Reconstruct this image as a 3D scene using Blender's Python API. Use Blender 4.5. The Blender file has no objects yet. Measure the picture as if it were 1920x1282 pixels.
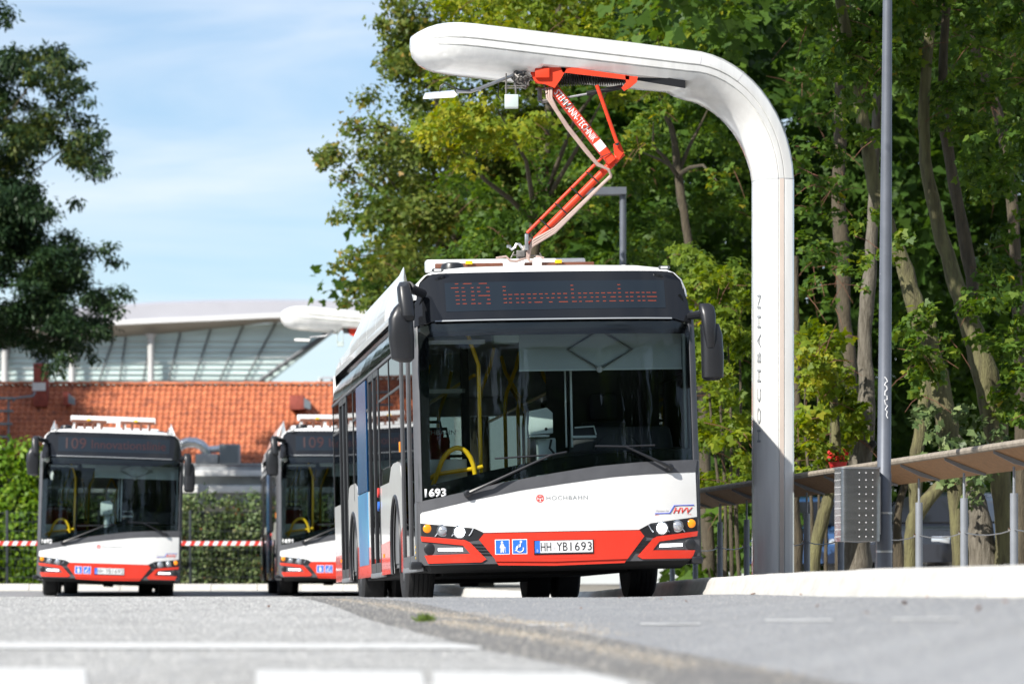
import bpy, bmesh, math, random
import numpy as np
from mathutils import Vector, Matrix, noise

rng = np.random.default_rng(7)
random.seed(7)
SC = bpy.context.scene
COL = SC.collection
R = math.radians
PI = math.pi

# ------------------------------------------------------------------ camera, sky, sun, exposure
FPX, HC, YH = 7200.0, 0.10, 1103.0          # focal length in photo pixels, camera height, horizon row
cam_d = bpy.data.cameras.new('camera')
cam = bpy.data.objects.new('camera', cam_d)
COL.objects.link(cam)
cam.location = (0, 0, HC)
cam.rotation_euler = (R(90), 0, 0)
cam_d.sensor_width = 36
cam_d.lens = 135
cam_d.shift_y = (YH - 641) / 1920
cam_d.clip_start = 0.5
cam_d.clip_end = 3000
cam_d.dof.use_dof = True
cam_d.dof.focus_distance = 36.6
cam_d.dof.aperture_fstop = 3.2
SC.camera = cam

SUN_EL, SUN_AZ = R(37), R(43)               # azimuth: left of straight-behind the camera
to_sun = Vector((-math.sin(SUN_AZ) * math.cos(SUN_EL), -math.cos(SUN_AZ) * math.cos(SUN_EL), math.sin(SUN_EL)))
sd = bpy.data.lights.new('sun', 'SUN')
sd.energy = 4.9
sd.angle = R(0.53)
sd.color = (1.0, 0.955, 0.88)
sun = bpy.data.objects.new('sun', sd)
COL.objects.link(sun)
sun.rotation_euler = to_sun.to_track_quat('Z', 'Y').to_euler()

world = bpy.data.worlds.new('World')
SC.world = world
world.use_nodes = True
wn, wl = world.node_tree.nodes, world.node_tree.links
wn.clear()
w_out = wn.new('ShaderNodeOutputWorld')
w_bg = wn.new('ShaderNodeBackground')
w_sky = wn.new('ShaderNodeTexSky')
w_sky.sky_type = 'NISHITA'
w_sky.sun_disc = False
w_sky.sun_elevation = SUN_EL
w_sky.sun_rotation = math.atan2(to_sun.x, to_sun.y)
w_sky.altitude = 20
w_sky.air_density = 1.0
w_sky.dust_density = 0.25
w_sky.ozone_density = 5.0
w_bg.inputs['Strength'].default_value = 0.096
# thin high cloud streaks, the same all round the sky
w_tc = wn.new('ShaderNodeTexCoord')
w_map = wn.new('ShaderNodeMapping')
w_map.inputs['Scale'].default_value = (5.0, 5.0, 26.0)
w_map.inputs['Rotation'].default_value = (0, R(7), 0)
w_noi = wn.new('ShaderNodeTexNoise')
w_noi.inputs['Scale'].default_value = 1.6
w_noi.inputs['Detail'].default_value = 7
w_noi.inputs['Roughness'].default_value = 0.52
w_noi.inputs['Distortion'].default_value = 0.5
w_rmp = wn.new('ShaderNodeValToRGB')
w_rmp.color_ramp.elements[0].position = 0.36
w_rmp.color_ramp.elements[0].color = (0.12, 0.12, 0.12, 1)
w_rmp.color_ramp.elements[1].position = 0.74
w_rmp.color_ramp.elements[1].color = (0.72, 0.72, 0.72, 1)
w_mix = wn.new('ShaderNodeMixRGB')
w_mix.inputs['Color2'].default_value = (7.3, 7.6, 8.0, 1)
wl.new(w_tc.outputs['Generated'], w_map.inputs['Vector'])
wl.new(w_map.outputs[0], w_noi.inputs['Vector'])
wl.new(w_noi.outputs['Fac'], w_rmp.inputs['Fac'])
wl.new(w_rmp.outputs['Color'], w_mix.inputs['Fac'])
wl.new(w_sky.outputs[0], w_mix.inputs['Color1'])
wl.new(w_mix.outputs[0], w_bg.inputs['Color'])
wl.new(w_bg.outputs[0], w_out.inputs['Surface'])

vs = SC.view_settings
vs.view_transform = 'Standard'
vs.look = 'None'
vs.gamma = 1
vs.use_curve_mapping = False
vs.exposure = 0.55
SC.cycles.max_bounces = 7
SC.cycles.transparent_max_bounces = 14
SC.cycles.caustics_reflective = False
SC.cycles.caustics_refractive = False
try:
    SC.cycles.use_denoising = True
except Exception:
    pass

# ------------------------------------------------------------------ materials
MATS = {}


def mat(name, col, rough=0.5, metal=0.0, var=0.0, vscale=4.0, bump=0.0, bscale=40.0, spec=0.5, coat=0.0,
        emit=None, estr=0.0, col2=None, stretch=None):
    if name in MATS:
        return MATS[name]
    m = bpy.data.materials.new(name)
    m.use_nodes = True
    nt = m.node_tree
    b = nt.nodes['Principled BSDF']
    b.inputs['Base Color'].default_value = (*col, 1)
    b.inputs['Roughness'].default_value = rough
    b.inputs['Metallic'].default_value = metal
    b.inputs['Specular IOR Level'].default_value = spec
    b.inputs['Coat Weight'].default_value = coat
    b.inputs['Coat Roughness'].default_value = 0.04
    if emit:
        b.inputs['Emission Color'].default_value = (*emit, 1)
        b.inputs['Emission Strength'].default_value = estr
    tc = None
    if var or bump or col2:
        tc = nt.nodes.new('ShaderNodeTexCoord')
        src = tc.outputs['Object']
        if stretch:
            mp = nt.nodes.new('ShaderNodeMapping')
            mp.inputs['Scale'].default_value = stretch
            nt.links.new(src, mp.inputs['Vector'])
            src = mp.outputs[0]
    if var or col2:
        n = nt.nodes.new('ShaderNodeTexNoise')
        n.inputs['Scale'].default_value = vscale
        n.inputs['Detail'].default_value = 6
        n.inputs['Roughness'].default_value = 0.62
        nt.links.new(src, n.inputs['Vector'])
        r = nt.nodes.new('ShaderNodeValToRGB')
        c2 = col2 or tuple(c * (1 - var) for c in col)
        c1 = col if col2 else tuple(min(1, c * (1 + var * 0.5)) for c in col)
        r.color_ramp.elements[0].color = (*c2, 1)
        r.color_ramp.elements[0].position = 0.33
        r.color_ramp.elements[1].color = (*c1, 1)
        r.color_ramp.elements[1].position = 0.62
        nt.links.new(n.outputs['Fac'], r.inputs['Fac'])
        nt.links.new(r.outputs[0], b.inputs['Base Color'])
    if bump:
        n2 = nt.nodes.new('ShaderNodeTexNoise')
        n2.inputs['Scale'].default_value = bscale
        n2.inputs['Detail'].default_value = 5
        nt.links.new(src, n2.inputs['Vector'])
        bp = nt.nodes.new('ShaderNodeBump')
        bp.inputs['Strength'].default_value = bump
        bp.inputs['Distance'].default_value = 0.02
        nt.links.new(n2.outputs['Fac'], bp.inputs['Height'])
        nt.links.new(bp.outputs[0], b.inputs['Normal'])
    MATS[name] = m
    return m


def glass_mat(name, tint, rough=0.0, ior=1.5, boost=1.0):
    m = bpy.data.materials.new(name)
    m.use_nodes = True
    nt = m.node_tree
    nt.nodes.clear()
    o = nt.nodes.new('ShaderNodeOutputMaterial')
    mx = nt.nodes.new('ShaderNodeMixShader')
    tr = nt.nodes.new('ShaderNodeBsdfTransparent')
    tr.inputs[0].default_value = (*tint, 1)
    gl = nt.nodes.new('ShaderNodeBsdfGlossy')
    gl.inputs['Roughness'].default_value = rough
    fr = nt.nodes.new('ShaderNodeFresnel')
    fr.inputs['IOR'].default_value = ior
    nt.links.new(fr.outputs[0], mx.inputs[0])
    nt.links.new(tr.outputs[0], mx.inputs[1])
    nt.links.new(gl.outputs[0], mx.inputs[2])
    nt.links.new(mx.outputs[0], o.inputs['Surface'])
    MATS[name] = m
    return m


def leaf_mat(name, stops, trans=0.35, gloss=0.35):
    """leaf colour runs along the 'tint' attribute (each leaf has its own value)"""
    m = bpy.data.materials.new(name)
    m.use_nodes = True
    nt = m.node_tree
    b = nt.nodes['Principled BSDF']
    o = nt.nodes['Material Output']
    at_ = nt.nodes.new('ShaderNodeAttribute')
    at_.attribute_name = 'tint'
    r = nt.nodes.new('ShaderNodeValToRGB')
    els = r.color_ramp.elements
    while len(els) < len(stops):
        els.new(0.5)
    for e, (p, c) in zip(els, stops):
        e.position = p
        e.color = (*c, 1)
    nt.links.new(at_.outputs['Fac'], r.inputs['Fac'])
    nt.links.new(r.outputs[0], b.inputs['Base Color'])
    b.inputs['Roughness'].default_value = gloss + .12
    b.inputs['Specular IOR Level'].default_value = 0.22
    tl = nt.nodes.new('ShaderNodeBsdfTranslucent')
    hs = nt.nodes.new('ShaderNodeHueSaturation')
    hs.inputs['Hue'].default_value = 0.485
    hs.inputs['Saturation'].default_value = 1.15
    hs.inputs['Value'].default_value = 1.5
    nt.links.new(r.outputs[0], hs.inputs['Color'])
    nt.links.new(hs.outputs[0], tl.inputs['Color'])
    mx = nt.nodes.new('ShaderNodeMixShader')
    mx.inputs[0].default_value = trans
    nt.links.new(b.outputs[0], mx.inputs[1])
    nt.links.new(tl.outputs[0], mx.inputs[2])
    nt.links.new(mx.outputs[0], o.inputs['Surface'])
    MATS[name] = m
    return m


def asphalt_mat(name, c_dark, c_light, c_stone, scale, stain=0.25, bump=0.6, grazing=0.75):
    m = bpy.data.materials.new(name)
    m.use_nodes = True
    nt = m.node_tree
    b = nt.nodes['Principled BSDF']
    tc = nt.nodes.new('ShaderNodeTexCoord')
    v = nt.nodes.new('ShaderNodeTexVoronoi')
    v.inputs['Scale'].default_value = scale
    nt.links.new(tc.outputs['Object'], v.inputs['Vector'])
    sep = nt.nodes.new('ShaderNodeSeparateColor')
    nt.links.new(v.outputs['Color'], sep.inputs[0])
    r = nt.nodes.new('ShaderNodeValToRGB')
    r.color_ramp.elements[0].color = (*c_dark, 1)
    r.color_ramp.elements[1].color = (*c_stone, 1)
    e = r.color_ramp.elements.new(0.55)
    e.color = (*c_light, 1)
    nt.links.new(sep.outputs[0], r.inputs['Fac'])
    n = nt.nodes.new('ShaderNodeTexNoise')
    n.inputs['Scale'].default_value = 0.9
    n.inputs['Detail'].default_value = 8
    n.inputs['Roughness'].default_value = 0.7
    nt.links.new(tc.outputs['Object'], n.inputs['Vector'])
    mr = nt.nodes.new('ShaderNodeMapRange')
    mr.inputs['From Min'].default_value = 0.3
    mr.inputs['From Max'].default_value = 0.7
    mr.inputs['To Min'].default_value = 1 - stain
    mr.inputs['To Max'].default_value = 1 + stain * 0.5
    nt.links.new(n.outputs['Fac'], mr.inputs['Value'])
    mul = nt.nodes.new('ShaderNodeVectorMath')
    mul.operation = 'SCALE'
    nt.links.new(r.outputs[0], mul.inputs[0])
    nt.links.new(mr.outputs[0], mul.inputs['Scale'])
    nt.links.new(mul.outputs[0], b.inputs['Base Color'])
    b.inputs['Roughness'].default_value = grazing
    b.inputs['Specular IOR Level'].default_value = 0.25
    bp = nt.nodes.new('ShaderNodeBump')
    bp.inputs['Strength'].default_value = bump
    bp.inputs['Distance'].default_value = 0.004
    nt.links.new(v.outputs['Distance'], bp.inputs['Height'])
    nt.links.new(bp.outputs[0], b.inputs['Normal'])
    MATS[name] = m
    return m


mat('bus_white', (0.80, 0.80, 0.79), 0.22, coat=0.5, var=0.04, vscale=2)
mat('bus_red', (0.70, 0.045, 0.025), 0.25, coat=0.5, var=0.05, vscale=3)
mat('bus_grey', (0.085, 0.087, 0.095), 0.42, var=0.12, vscale=6)
mat('plastic_black', (0.016, 0.017, 0.020), 0.36, var=0.15, vscale=5)
mat('gloss_black', (0.010, 0.011, 0.013), 0.06, spec=0.55)
mat('frit_black', (0.008, 0.009, 0.010), 0.12)
mat('display_face', (0.012, 0.018, 0.025), 0.10)
mat('rubber', (0.018, 0.018, 0.019), 0.75, var=0.3, vscale=9, bump=0.25, bscale=60)
mat('under_black', (0.012, 0.012, 0.012), 0.8, var=0.3, vscale=5)
mat('rim', (0.22, 0.22, 0.23), 0.35, 0.85, var=0.2, vscale=9)
mat('yellow_rail', (0.80, 0.50, 0.015), 0.28)
mat('seat_red', (0.36, 0.03, 0.025), 0.75, var=0.25, vscale=20)
mat('seat_dark', (0.03, 0.03, 0.04), 0.8)
mat('panel_pale', (0.50, 0.58, 0.56), 0.45, var=0.05)
mat('cabin_grey', (0.16, 0.165, 0.17), 0.55)
mat('cabin_dark', (0.02, 0.021, 0.023), 0.6)
mat('cabin_ceiling', (0.42, 0.43, 0.42), 0.6)
mat('blind', (0.40, 0.46, 0.46), 0.7)
mat('chrome', (0.75, 0.76, 0.78), 0.15, 1.0)
mat('reflector', (0.55, 0.56, 0.58), 0.22, 0.9)
mat('orange_lens', (0.85, 0.26, 0.01), 0.18, emit=(1, 0.30, 0.02), estr=0.25)
mat('lamp_on', (0.9, 0.95, 1.0), 0.2, emit=(0.92, 0.97, 1.0), estr=14)
mat('lamp_off', (0.55, 0.57, 0.60), 0.08, 0.6)
mat('drl_on', (0.9, 0.95, 1.0), 0.2, emit=(0.95, 0.98, 1.0), estr=2.2)
mat('led_orange', (0.22, 0.04, 0.015), 0.4, emit=(1.0, 0.13, 0.03), estr=0.22)
mat('led_dim', (0.022, 0.012, 0.012), 0.3, emit=(0.8, 0.10, 0.05), estr=0.035)
mat('sign_blue', (0.035, 0.17, 0.72), 0.3)
mat('white_print', (0.82, 0.82, 0.82), 0.4)
mat('grey_print', (0.28, 0.30, 0.32), 0.4)
mat('pale_print', (0.60, 0.58, 0.60), 0.4)
mat('red_print', (0.75, 0.05, 0.04), 0.4)
mat('blue_print', (0.04, 0.08, 0.55), 0.4)
mat('black_print', (0.012, 0.012, 0.016), 0.4)
mat('plate_white', (0.72, 0.73, 0.74), 0.35, var=0.06, vscale=20)
mat('ad_blue', (0.012, 0.06, 0.17), 0.22, col2=(0.02, 0.11, 0.24), vscale=1.2)
mat('ad_light', (0.03, 0.17, 0.38), 0.3, col2=(0.05, 0.26, 0.44), vscale=2)
mat('mast_white', (0.80, 0.80, 0.78), 0.18, coat=0.7, var=0.10, vscale=2.2, stretch=(3, 3, .35))
mat('mast_cream', (0.68, 0.58, 0.51), 0.3, var=0.05)
mat('panto_red', (0.70, 0.055, 0.02), 0.45, spec=0.3, var=0.12, vscale=8)
mat('panto_grey', (0.17, 0.16, 0.15), 0.5, 0.5, var=0.3, vscale=30)
mat('hose_pink', (0.40, 0.29, 0.25), 0.55, var=0.12, vscale=15)
mat('spring_black', (0.012, 0.012, 0.013), 0.4)
mat('copper_brown', (0.16, 0.06, 0.035), 0.5, var=0.2)
mat('steel', (0.42, 0.43, 0.44), 0.38, 0.9, var=0.15, vscale=8)
mat('steel_bin', (0.30, 0.31, 0.32), 0.27, 1.0, var=0.22, vscale=3, stretch=(1, 1, 6), bump=0.05, bscale=90)
mat('bin_hole', (0.88, 0.88, 0.86), 0.6)
mat('pole_grey', (0.135, 0.148, 0.175), 0.42, 0.25, var=0.12, vscale=5)
mat('post_grey', (0.25, 0.27, 0.30), 0.45, 0.2, var=0.10, vscale=7)
mat('wood_board', (0.36, 0.19, 0.08), 0.6, var=0.35, vscale=5, stretch=(1, 12, 12), bump=0.2, bscale=40)
mat('wood_grey', (0.30, 0.26, 0.21), 0.8, var=0.3, vscale=14)
mat('kerb_stone', (0.53, 0.515, 0.48), 0.8, var=0.14, vscale=2.5, bump=0.08, bscale=60, stretch=(1, 1, 3))
mat('paving', (0.30, 0.28, 0.25), 0.85, var=0.25, vscale=3, bump=0.3, bscale=30)
mat('soil', (0.12, 0.09, 0.06), 0.95, var=0.4, vscale=4, bump=0.6, bscale=12)
mat('bark', (0.105, 0.085, 0.055), 0.9, col2=(0.055, 0.045, 0.03), vscale=8, bump=1.0, bscale=26, stretch=(3, 3, 0.5))
mat('bark_moss', (0.17, 0.16, 0.072), 0.9, col2=(0.075, 0.065, 0.036), vscale=5, bump=1.0, bscale=26, stretch=(3, 3, 0.5))
mat('bark_grey', (0.19, 0.17, 0.135), 0.9, col2=(0.08, 0.068, 0.05), vscale=9, bump=1.0, bscale=26, stretch=(3, 3, 0.45))
mat('twig', (0.16, 0.075, 0.045), 0.9)
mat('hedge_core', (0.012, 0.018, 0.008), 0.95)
def tile_material():
    m = mat('tile_red', (0.50, 0.165, 0.075), 0.75, bump=0.2, bscale=30)
    nt = m.node_tree
    b_ = nt.nodes['Principled BSDF']
    g = nt.nodes.new('ShaderNodeNewGeometry')
    n_ = nt.nodes.new('ShaderNodeTexNoise')
    n_.inputs['Scale'].default_value = 4.5
    n_.inputs['Detail'].default_value = 4
    n_.inputs['Roughness'].default_value = .7
    nt.links.new(g.outputs['Position'], n_.inputs['Vector'])
    r_ = nt.nodes.new('ShaderNodeValToRGB')
    e = r_.color_ramp.elements
    e[0].position, e[0].color = .30, (0.24, 0.085, 0.05, 1)
    e[1].position, e[1].color = .72, (0.60, 0.22, 0.10, 1)
    q = e.new(.5)
    q.color = (0.46, 0.14, 0.062, 1)
    nt.links.new(n_.outputs['Fac'], r_.inputs['Fac'])
    nt.links.new(r_.outputs[0], b_.inputs['Base Color'])


mat('brick_red', (0.30, 0.07, 0.05), 0.85, var=0.3, vscale=8)
mat('render_white', (0.66, 0.66, 0.63), 0.8, var=0.16, vscale=3)
mat('trim_white', (0.80, 0.80, 0.78), 0.6, var=0.08, vscale=3)
mat('trim_grey', (0.36, 0.38, 0.40), 0.7, var=0.2, vscale=3)
mat('duct_metal', (0.62, 0.64, 0.66), 0.25, 1.0, var=0.12, vscale=12, bump=0.12, bscale=20)
mat('vent_grey', (0.20, 0.24, 0.27), 0.6)
mat('hall_roof', (0.48, 0.48, 0.52), 0.5, 0.2, var=0.08, vscale=0.2)
mat('hall_fascia', (0.66, 0.66, 0.66), 0.5, var=0.05, vscale=0.3)
mat('hall_soffit', (0.62, 0.60, 0.57), 0.7)
mat('hall_column', (0.62, 0.62, 0.61), 0.6)
mat('hall_mullion', (0.11, 0.12, 0.13), 0.6)
mat('hall_inside', (0.66, 0.74, 0.72), 0.8, var=0.25, vscale=0.5, stretch=(0.4, 1, 8))
mat('fence_dark', (0.018, 0.024, 0.028), 0.5)
mat('tape_white', (0.80, 0.80, 0.82), 0.45)
mat('tape_red', (0.68, 0.04, 0.03), 0.45)
mat('paint_line', (0.62, 0.62, 0.60), 0.7, var=0.2, vscale=14)
mat('paint_worn', (0.60, 0.60, 0.59), 0.7, var=0.3, vscale=14)
mat('sand', (0.52, 0.44, 0.33), 0.95, col2=(0.24, 0.22, 0.20), vscale=14)
mat('car_dark', (0.02, 0.024, 0.035), 0.25, coat=0.6)
mat('car_red', (0.30, 0.02, 0.02), 0.25, coat=0.6)
mat('car_silver', (0.05, 0.055, 0.065), 0.3, 0.5, coat=0.6)
mat('car_blue', (0.03, 0.08, 0.20), 0.3, coat=0.6)
mat('pot_red', (0.60, 0.03, 0.03), 0.45)
mat('leaf_litter', (0.26, 0.10, 0.035), 0.8, var=0.4, vscale=30)
asphalt_mat('asphalt_left', (0.25, 0.25, 0.248), (0.37, 0.37, 0.365), (0.66, 0.66, 0.64), 85, 0.30, 0.7, 0.8)
asphalt_mat('asphalt_right', (0.215, 0.224, 0.236), (0.27, 0.279, 0.29), (0.44, 0.43, 0.42), 110, 0.20, 0.45, 0.72)
asphalt_mat('asphalt_dark', (0.10, 0.10, 0.102), (0.17, 0.17, 0.17), (0.40, 0.37, 0.33), 75, 0.30, 0.7, 0.8)
glass_mat('windscreen_glass', (0.92, 0.96, 0.95), 0.0, 1.34)
glass_mat('side_glass', (0.42, 0.46, 0.46), 0.01, 1.5)
mat('hall_glass', (0.60, 0.74, 0.72), 0.22, spec=0.8, var=0.22, vscale=0.35, stretch=(0.5, 1, 6))
leaf_mat('maple_leaf', [(0, (0.050, 0.105, 0.020)), (0.55, (0.105, 0.185, 0.028)), (0.9, (0.20, 0.26, 0.035)), (1.0, (0.32, 0.28, 0.035))], 0.42)
leaf_mat('maple_bright', [(0, (0.085, 0.15, 0.022)), (0.6, (0.20, 0.27, 0.028)), (1.0, (0.42, 0.40, 0.04))], 0.45)
leaf_mat('maple_turning', [(0, (0.055, 0.095, 0.020)), (0.5, (0.115, 0.165, 0.03)), (0.85, (0.20, 0.22, 0.045)), (1.0, (0.34, 0.22, 0.05))], 0.36)
leaf_mat('acacia_leaf', [(0, (0.018, 0.042, 0.018)), (0.6, (0.038, 0.072, 0.024)), (1.0, (0.13, 0.15, 0.03))], 0.25)  # leaf colours darkened to stand for the shade over this tree
leaf_mat('hedge_bright', [(0, (0.07, 0.15, 0.015)), (0.6, (0.17, 0.30, 0.025)), (1.0, (0.32, 0.42, 0.06))], 0.40)
leaf_mat('ivy_leaf', [(0, (0.07, 0.115, 0.04)), (0.6, (0.17, 0.235, 0.09)), (0.95, (0.32, 0.35, 0.17)), (1.0, (0.34, 0.18, 0.08))], 0.20, 0.3)
leaf_mat('grass_blade', [(0, (0.08, 0.15, 0.02)), (1.0, (0.20, 0.30, 0.05))], 0.35)
leaf_mat('flower_red', [(0, (0.05, 0.12, 0.02)), (0.45, (0.10, 0.16, 0.03)), (0.5, (0.62, 0.02, 0.02)), (1.0, (0.75, 0.05, 0.04))], 0.3)
tile_material()
M = MATS

# ------------------------------------------------------------------ building blocks


def tag(o, label=None, cat=None, group=None, kind=None):
    if label:
        o['label'] = label
    if cat:
        o['category'] = cat
    if group:
        o['group'] = group
    if kind:
        o['kind'] = kind
    return o


def empty(name, label=None, cat=None, group=None, loc=(0, 0, 0), rot=(0, 0, 0), matrix=None):
    o = bpy.data.objects.new(name, None)
    COL.objects.link(o)
    o.empty_display_size = 0.2
    if matrix is not None:
        o.matrix_world = matrix
    else:
        o.location = loc
        o.rotation_euler = rot
    return tag(o, label, cat, group)


def link_mesh(name, me, m, parent=None, smooth=True, angle=35):
    if isinstance(m, str):
        m = M[m]
    if not me.materials:
        me.materials.append(m)
    if smooth and len(me.polygons):
        me.polygons.foreach_set('use_smooth', np.ones(len(me.polygons), dtype=bool))
        me.set_sharp_from_angle(angle=R(angle))
    o = bpy.data.objects.new(name, me)
    COL.objects.link(o)
    if parent:
        o.parent = parent
    return o


class MB:
    """collects shapes of ONE part, then links them as one mesh object"""

    def __init__(s):
        s.v, s.f = [], []

    def add(s, vs_, fs):
        n = len(s.v)
        s.v += [tuple(p) for p in vs_]
        s.f += [tuple(i + n for i in f) for f in fs]
        return s

    def box(s, x0, x1, y0, y1, z0, z1, b=0.0, mt=None):
        if b <= 0:
            vs_ = [(x, y, z) for z in (z0, z1) for y in (y0, y1) for x in (x0, x1)]
            fs = [(0, 2, 3, 1), (4, 5, 7, 6), (0, 1, 5, 4), (2, 6, 7, 3), (0, 4, 6, 2), (1, 3, 7, 5)]
        else:
            b = min(b, (x1 - x0) * .45, (y1 - y0) * .45, (z1 - z0) * .45)
            bm = bmesh.new()
            bmesh.ops.create_cube(bm, size=1)
            for v in bm.verts:
                v.co = ((x0 if v.co.x < 0 else x1), (y0 if v.co.y < 0 else y1), (z0 if v.co.z < 0 else z1))
            bmesh.ops.bevel(bm, geom=bm.edges[:], offset=b, segments=2, profile=.6, affect='EDGES')
            bm.verts.index_update()
            vs_ = [v.co[:] for v in bm.verts]
            fs = [tuple(v.index for v in f.verts) for f in bm.faces]
            bm.free()
        if mt is not None:
            vs_ = [mt @ Vector(p) for p in vs_]
        return s.add(vs_, fs)

    def tube(s, pts, r, n=10, cap=True):
        pts = [Vector(p) for p in pts]
        k = len(pts)
        rs = r if isinstance(r, (list, tuple)) else [r] * k
        vs_, fs = [], []
        up = None
        for i, p in enumerate(pts):
            d = (pts[min(i + 1, k - 1)] - pts[max(i - 1, 0)]).normalized()
            if up is None:
                up = Vector((0, 0, 1)) if abs(d.z) < .9 else Vector((1, 0, 0))
            a = d.cross(up)
            if a.length < 1e-6:
                a = d.cross(Vector((0, 1, 0)))
            a.normalize()
            b = a.cross(d).normalized()
            up = b
            for j in range(n):
                t = 2 * PI * j / n
                vs_.append(p + (a * math.cos(t) + b * math.sin(t)) * rs[i])
        for i in range(k - 1):
            for j in range(n):
                a0, a1 = i * n + j, i * n + (j + 1) % n
                fs.append((a0, a1, a1 + n, a0 + n))
        if cap:
            fs.append(tuple(range(n))[::-1])
            fs.append(tuple(range((k - 1) * n, k * n)))
        return s.add(vs_, fs)

    def lathe(s, prof, n=24, axis='z', c=(0, 0, 0)):
        """prof: list of (radius, height along the axis)"""
        vs_, fs = [], []
        k = len(prof)
        for (r, h) in prof:
            for j in range(n):
                t = 2 * PI * j / n
                a, b = r * math.cos(t), r * math.sin(t)
                p = {'z': (a, b, h), 'y': (a, h, b), 'x': (h, a, b)}[axis]
                vs_.append((p[0] + c[0], p[1] + c[1], p[2] + c[2]))
        for i in range(k - 1):
            for j in range(n):
                a0, a1 = i * n + j, i * n + (j + 1) % n
                fs.append((a0, a1, a1 + n, a0 + n))
        fs.append(tuple(range(n))[::-1])
        fs.append(tuple(range((k - 1) * n, k * n)))
        return s.add(vs_, fs)

    def loft(s, rings, cap=True, closed=True):
        n = len(rings[0])
        vs_ = [p for r in rings for p in r]
        fs = []
        m_ = n if closed else n - 1
        for i in range(len(rings) - 1):
            for j in range(m_):
                a0, a1 = i * n + j, i * n + (j + 1) % n
                fs.append((a0, a1, a1 + n, a0 + n))
        if cap and closed:
            fs.append(tuple(range(n))[::-1])
            fs.append(tuple(range((len(rings) - 1) * n, len(rings) * n)))
        return s.add(vs_, fs)

    def prism(s, poly, d):
        """poly: 3-D ring, d: extrusion vector"""
        d = Vector(d)
        n = len(poly)
        vs_ = [Vector(p) for p in poly] + [Vector(p) + d for p in poly]
        fs = [tuple(range(n)), tuple(range(2 * n - 1, n - 1, -1))]
        fs += [(i, i + n, (i + 1) % n + n, (i + 1) % n) for i in range(n)]
        return s.add(vs_, fs)

    def mesh(s, name):
        me = bpy.data.meshes.new(name)
        me.from_pydata(s.v, [], s.f)
        bm = bmesh.new()
        bm.from_mesh(me)
        bmesh.ops.recalc_face_normals(bm, faces=bm.faces)
        bm.to_mesh(me)
        bm.free()
        return me

    def build(s, name, m, parent=None, smooth=True, angle=35):
        return link_mesh(name, s.mesh(name), m, parent, smooth, angle)


def sup_ring(cx, cy, z, rx, ry, n=20, e=3.0):
    out = []
    for j in range(n):
        t = 2 * PI * j / n
        c, q = math.cos(t), math.sin(t)
        out.append((cx + rx * math.copysign(abs(c) ** (2 / e), c), cy + ry * math.copysign(abs(q) ** (2 / e), q), z))
    return out


def panel_mesh(poly, fn, proud=0.0, thick=0.015, step=0.14, axis='y'):
    """a sheet cut to the outline poly (two free coordinates) that follows the surface fn and has real thickness.
    axis 'y': poly is (x, z) and the sheet faces -y;  axis 'x-'/'x+': poly is (y, z) on the side wall."""
    bm = bmesh.new()
    vsx = [bm.verts.new((p[0], 0, p[1])) for p in poly]
    f = bm.faces.new(vsx)
    f.normal_update()
    bmesh.ops.triangulate(bm, faces=[f], ngon_method='EAR_CLIP')
    x0, x1 = min(p[0] for p in poly), max(p[0] for p in poly)
    z0, z1 = min(p[1] for p in poly), max(p[1] for p in poly)
    for (a, b, no) in ((x0, x1, (1, 0, 0)), (z0, z1, (0, 0, 1))):
        k = math.ceil(a / step) * step
        while k < b:
            co = (k, 0, 0) if no[0] else (0, 0, k)
            bmesh.ops.bisect_plane(bm, geom=bm.verts[:] + bm.edges[:] + bm.faces[:], plane_co=co, plane_no=no, dist=1e-5)
            k += step
    bmesh.ops.remove_doubles(bm, verts=bm.verts, dist=1e-4)
    top = {v: fn(v.co.x, v.co.z) - proud for v in bm.verts}
    ext = bmesh.ops.extrude_face_region(bm, geom=bm.faces[:])
    newv = [e for e in ext['geom'] if isinstance(e, bmesh.types.BMVert)]
    for v in bm.verts:
        if v in top:
            v.co.y = top[v]
    for v in newv:
        v.co.y = fn(v.co.x, v.co.z) - proud + thick
    if axis != 'y':
        sg = -1 if axis == 'x-' else 1
        for v in bm.verts:
            v.co = (sg * (-v.co.y), v.co.x, v.co.z)
    bmesh.ops.recalc_face_normals(bm, faces=bm.faces)
    me = bpy.data.meshes.new('panel')
    bm.to_mesh(me)
    bm.free()
    return me


def text_mesh(body, w, h, shear=0.0, ext=0.0015, space=1.0, bold=0.0):
    """flat lettering fitted into a w x h box, lower left at 0, in the x-z plane, facing -y"""
    cu = bpy.data.curves.new('t', 'FONT')
    cu.body = body
    cu.shear = shear
    cu.offset = bold
    cu.space_character = space
    cu.resolution_u = 3
    ob = bpy.data.objects.new('t', cu)
    me = bpy.data.meshes.new_from_object(ob)
    bpy.data.objects.remove(ob)
    bpy.data.curves.remove(cu)
    n = len(me.vertices)
    co = np.empty(n * 3, dtype=np.float32)
    me.vertices.foreach_get('co', co)
    co = co.reshape(-1, 3)
    mn, mx = co.min(0), co.max(0)
    sx, sz = w / max(1e-6, mx[0] - mn[0]), h / max(1e-6, mx[1] - mn[1])
    out = np.zeros_like(co)
    out[:, 0] = (co[:, 0] - mn[0]) * sx
    out[:, 2] = (co[:, 1] - mn[1]) * sz
    me.vertices.foreach_set('co', out.ravel())
    bm = bmesh.new()
    bm.from_mesh(me)
    if ext:
        e = bmesh.ops.extrude_face_region(bm, geom=bm.faces[:])
        for v in e['geom']:
            if isinstance(v, bmesh.types.BMVert):
                v.co.y += ext
        bmesh.ops.recalc_face_normals(bm, faces=bm.faces)
    bm.to_mesh(me)
    bm.free()
    me.materials.clear()
    return me


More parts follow.
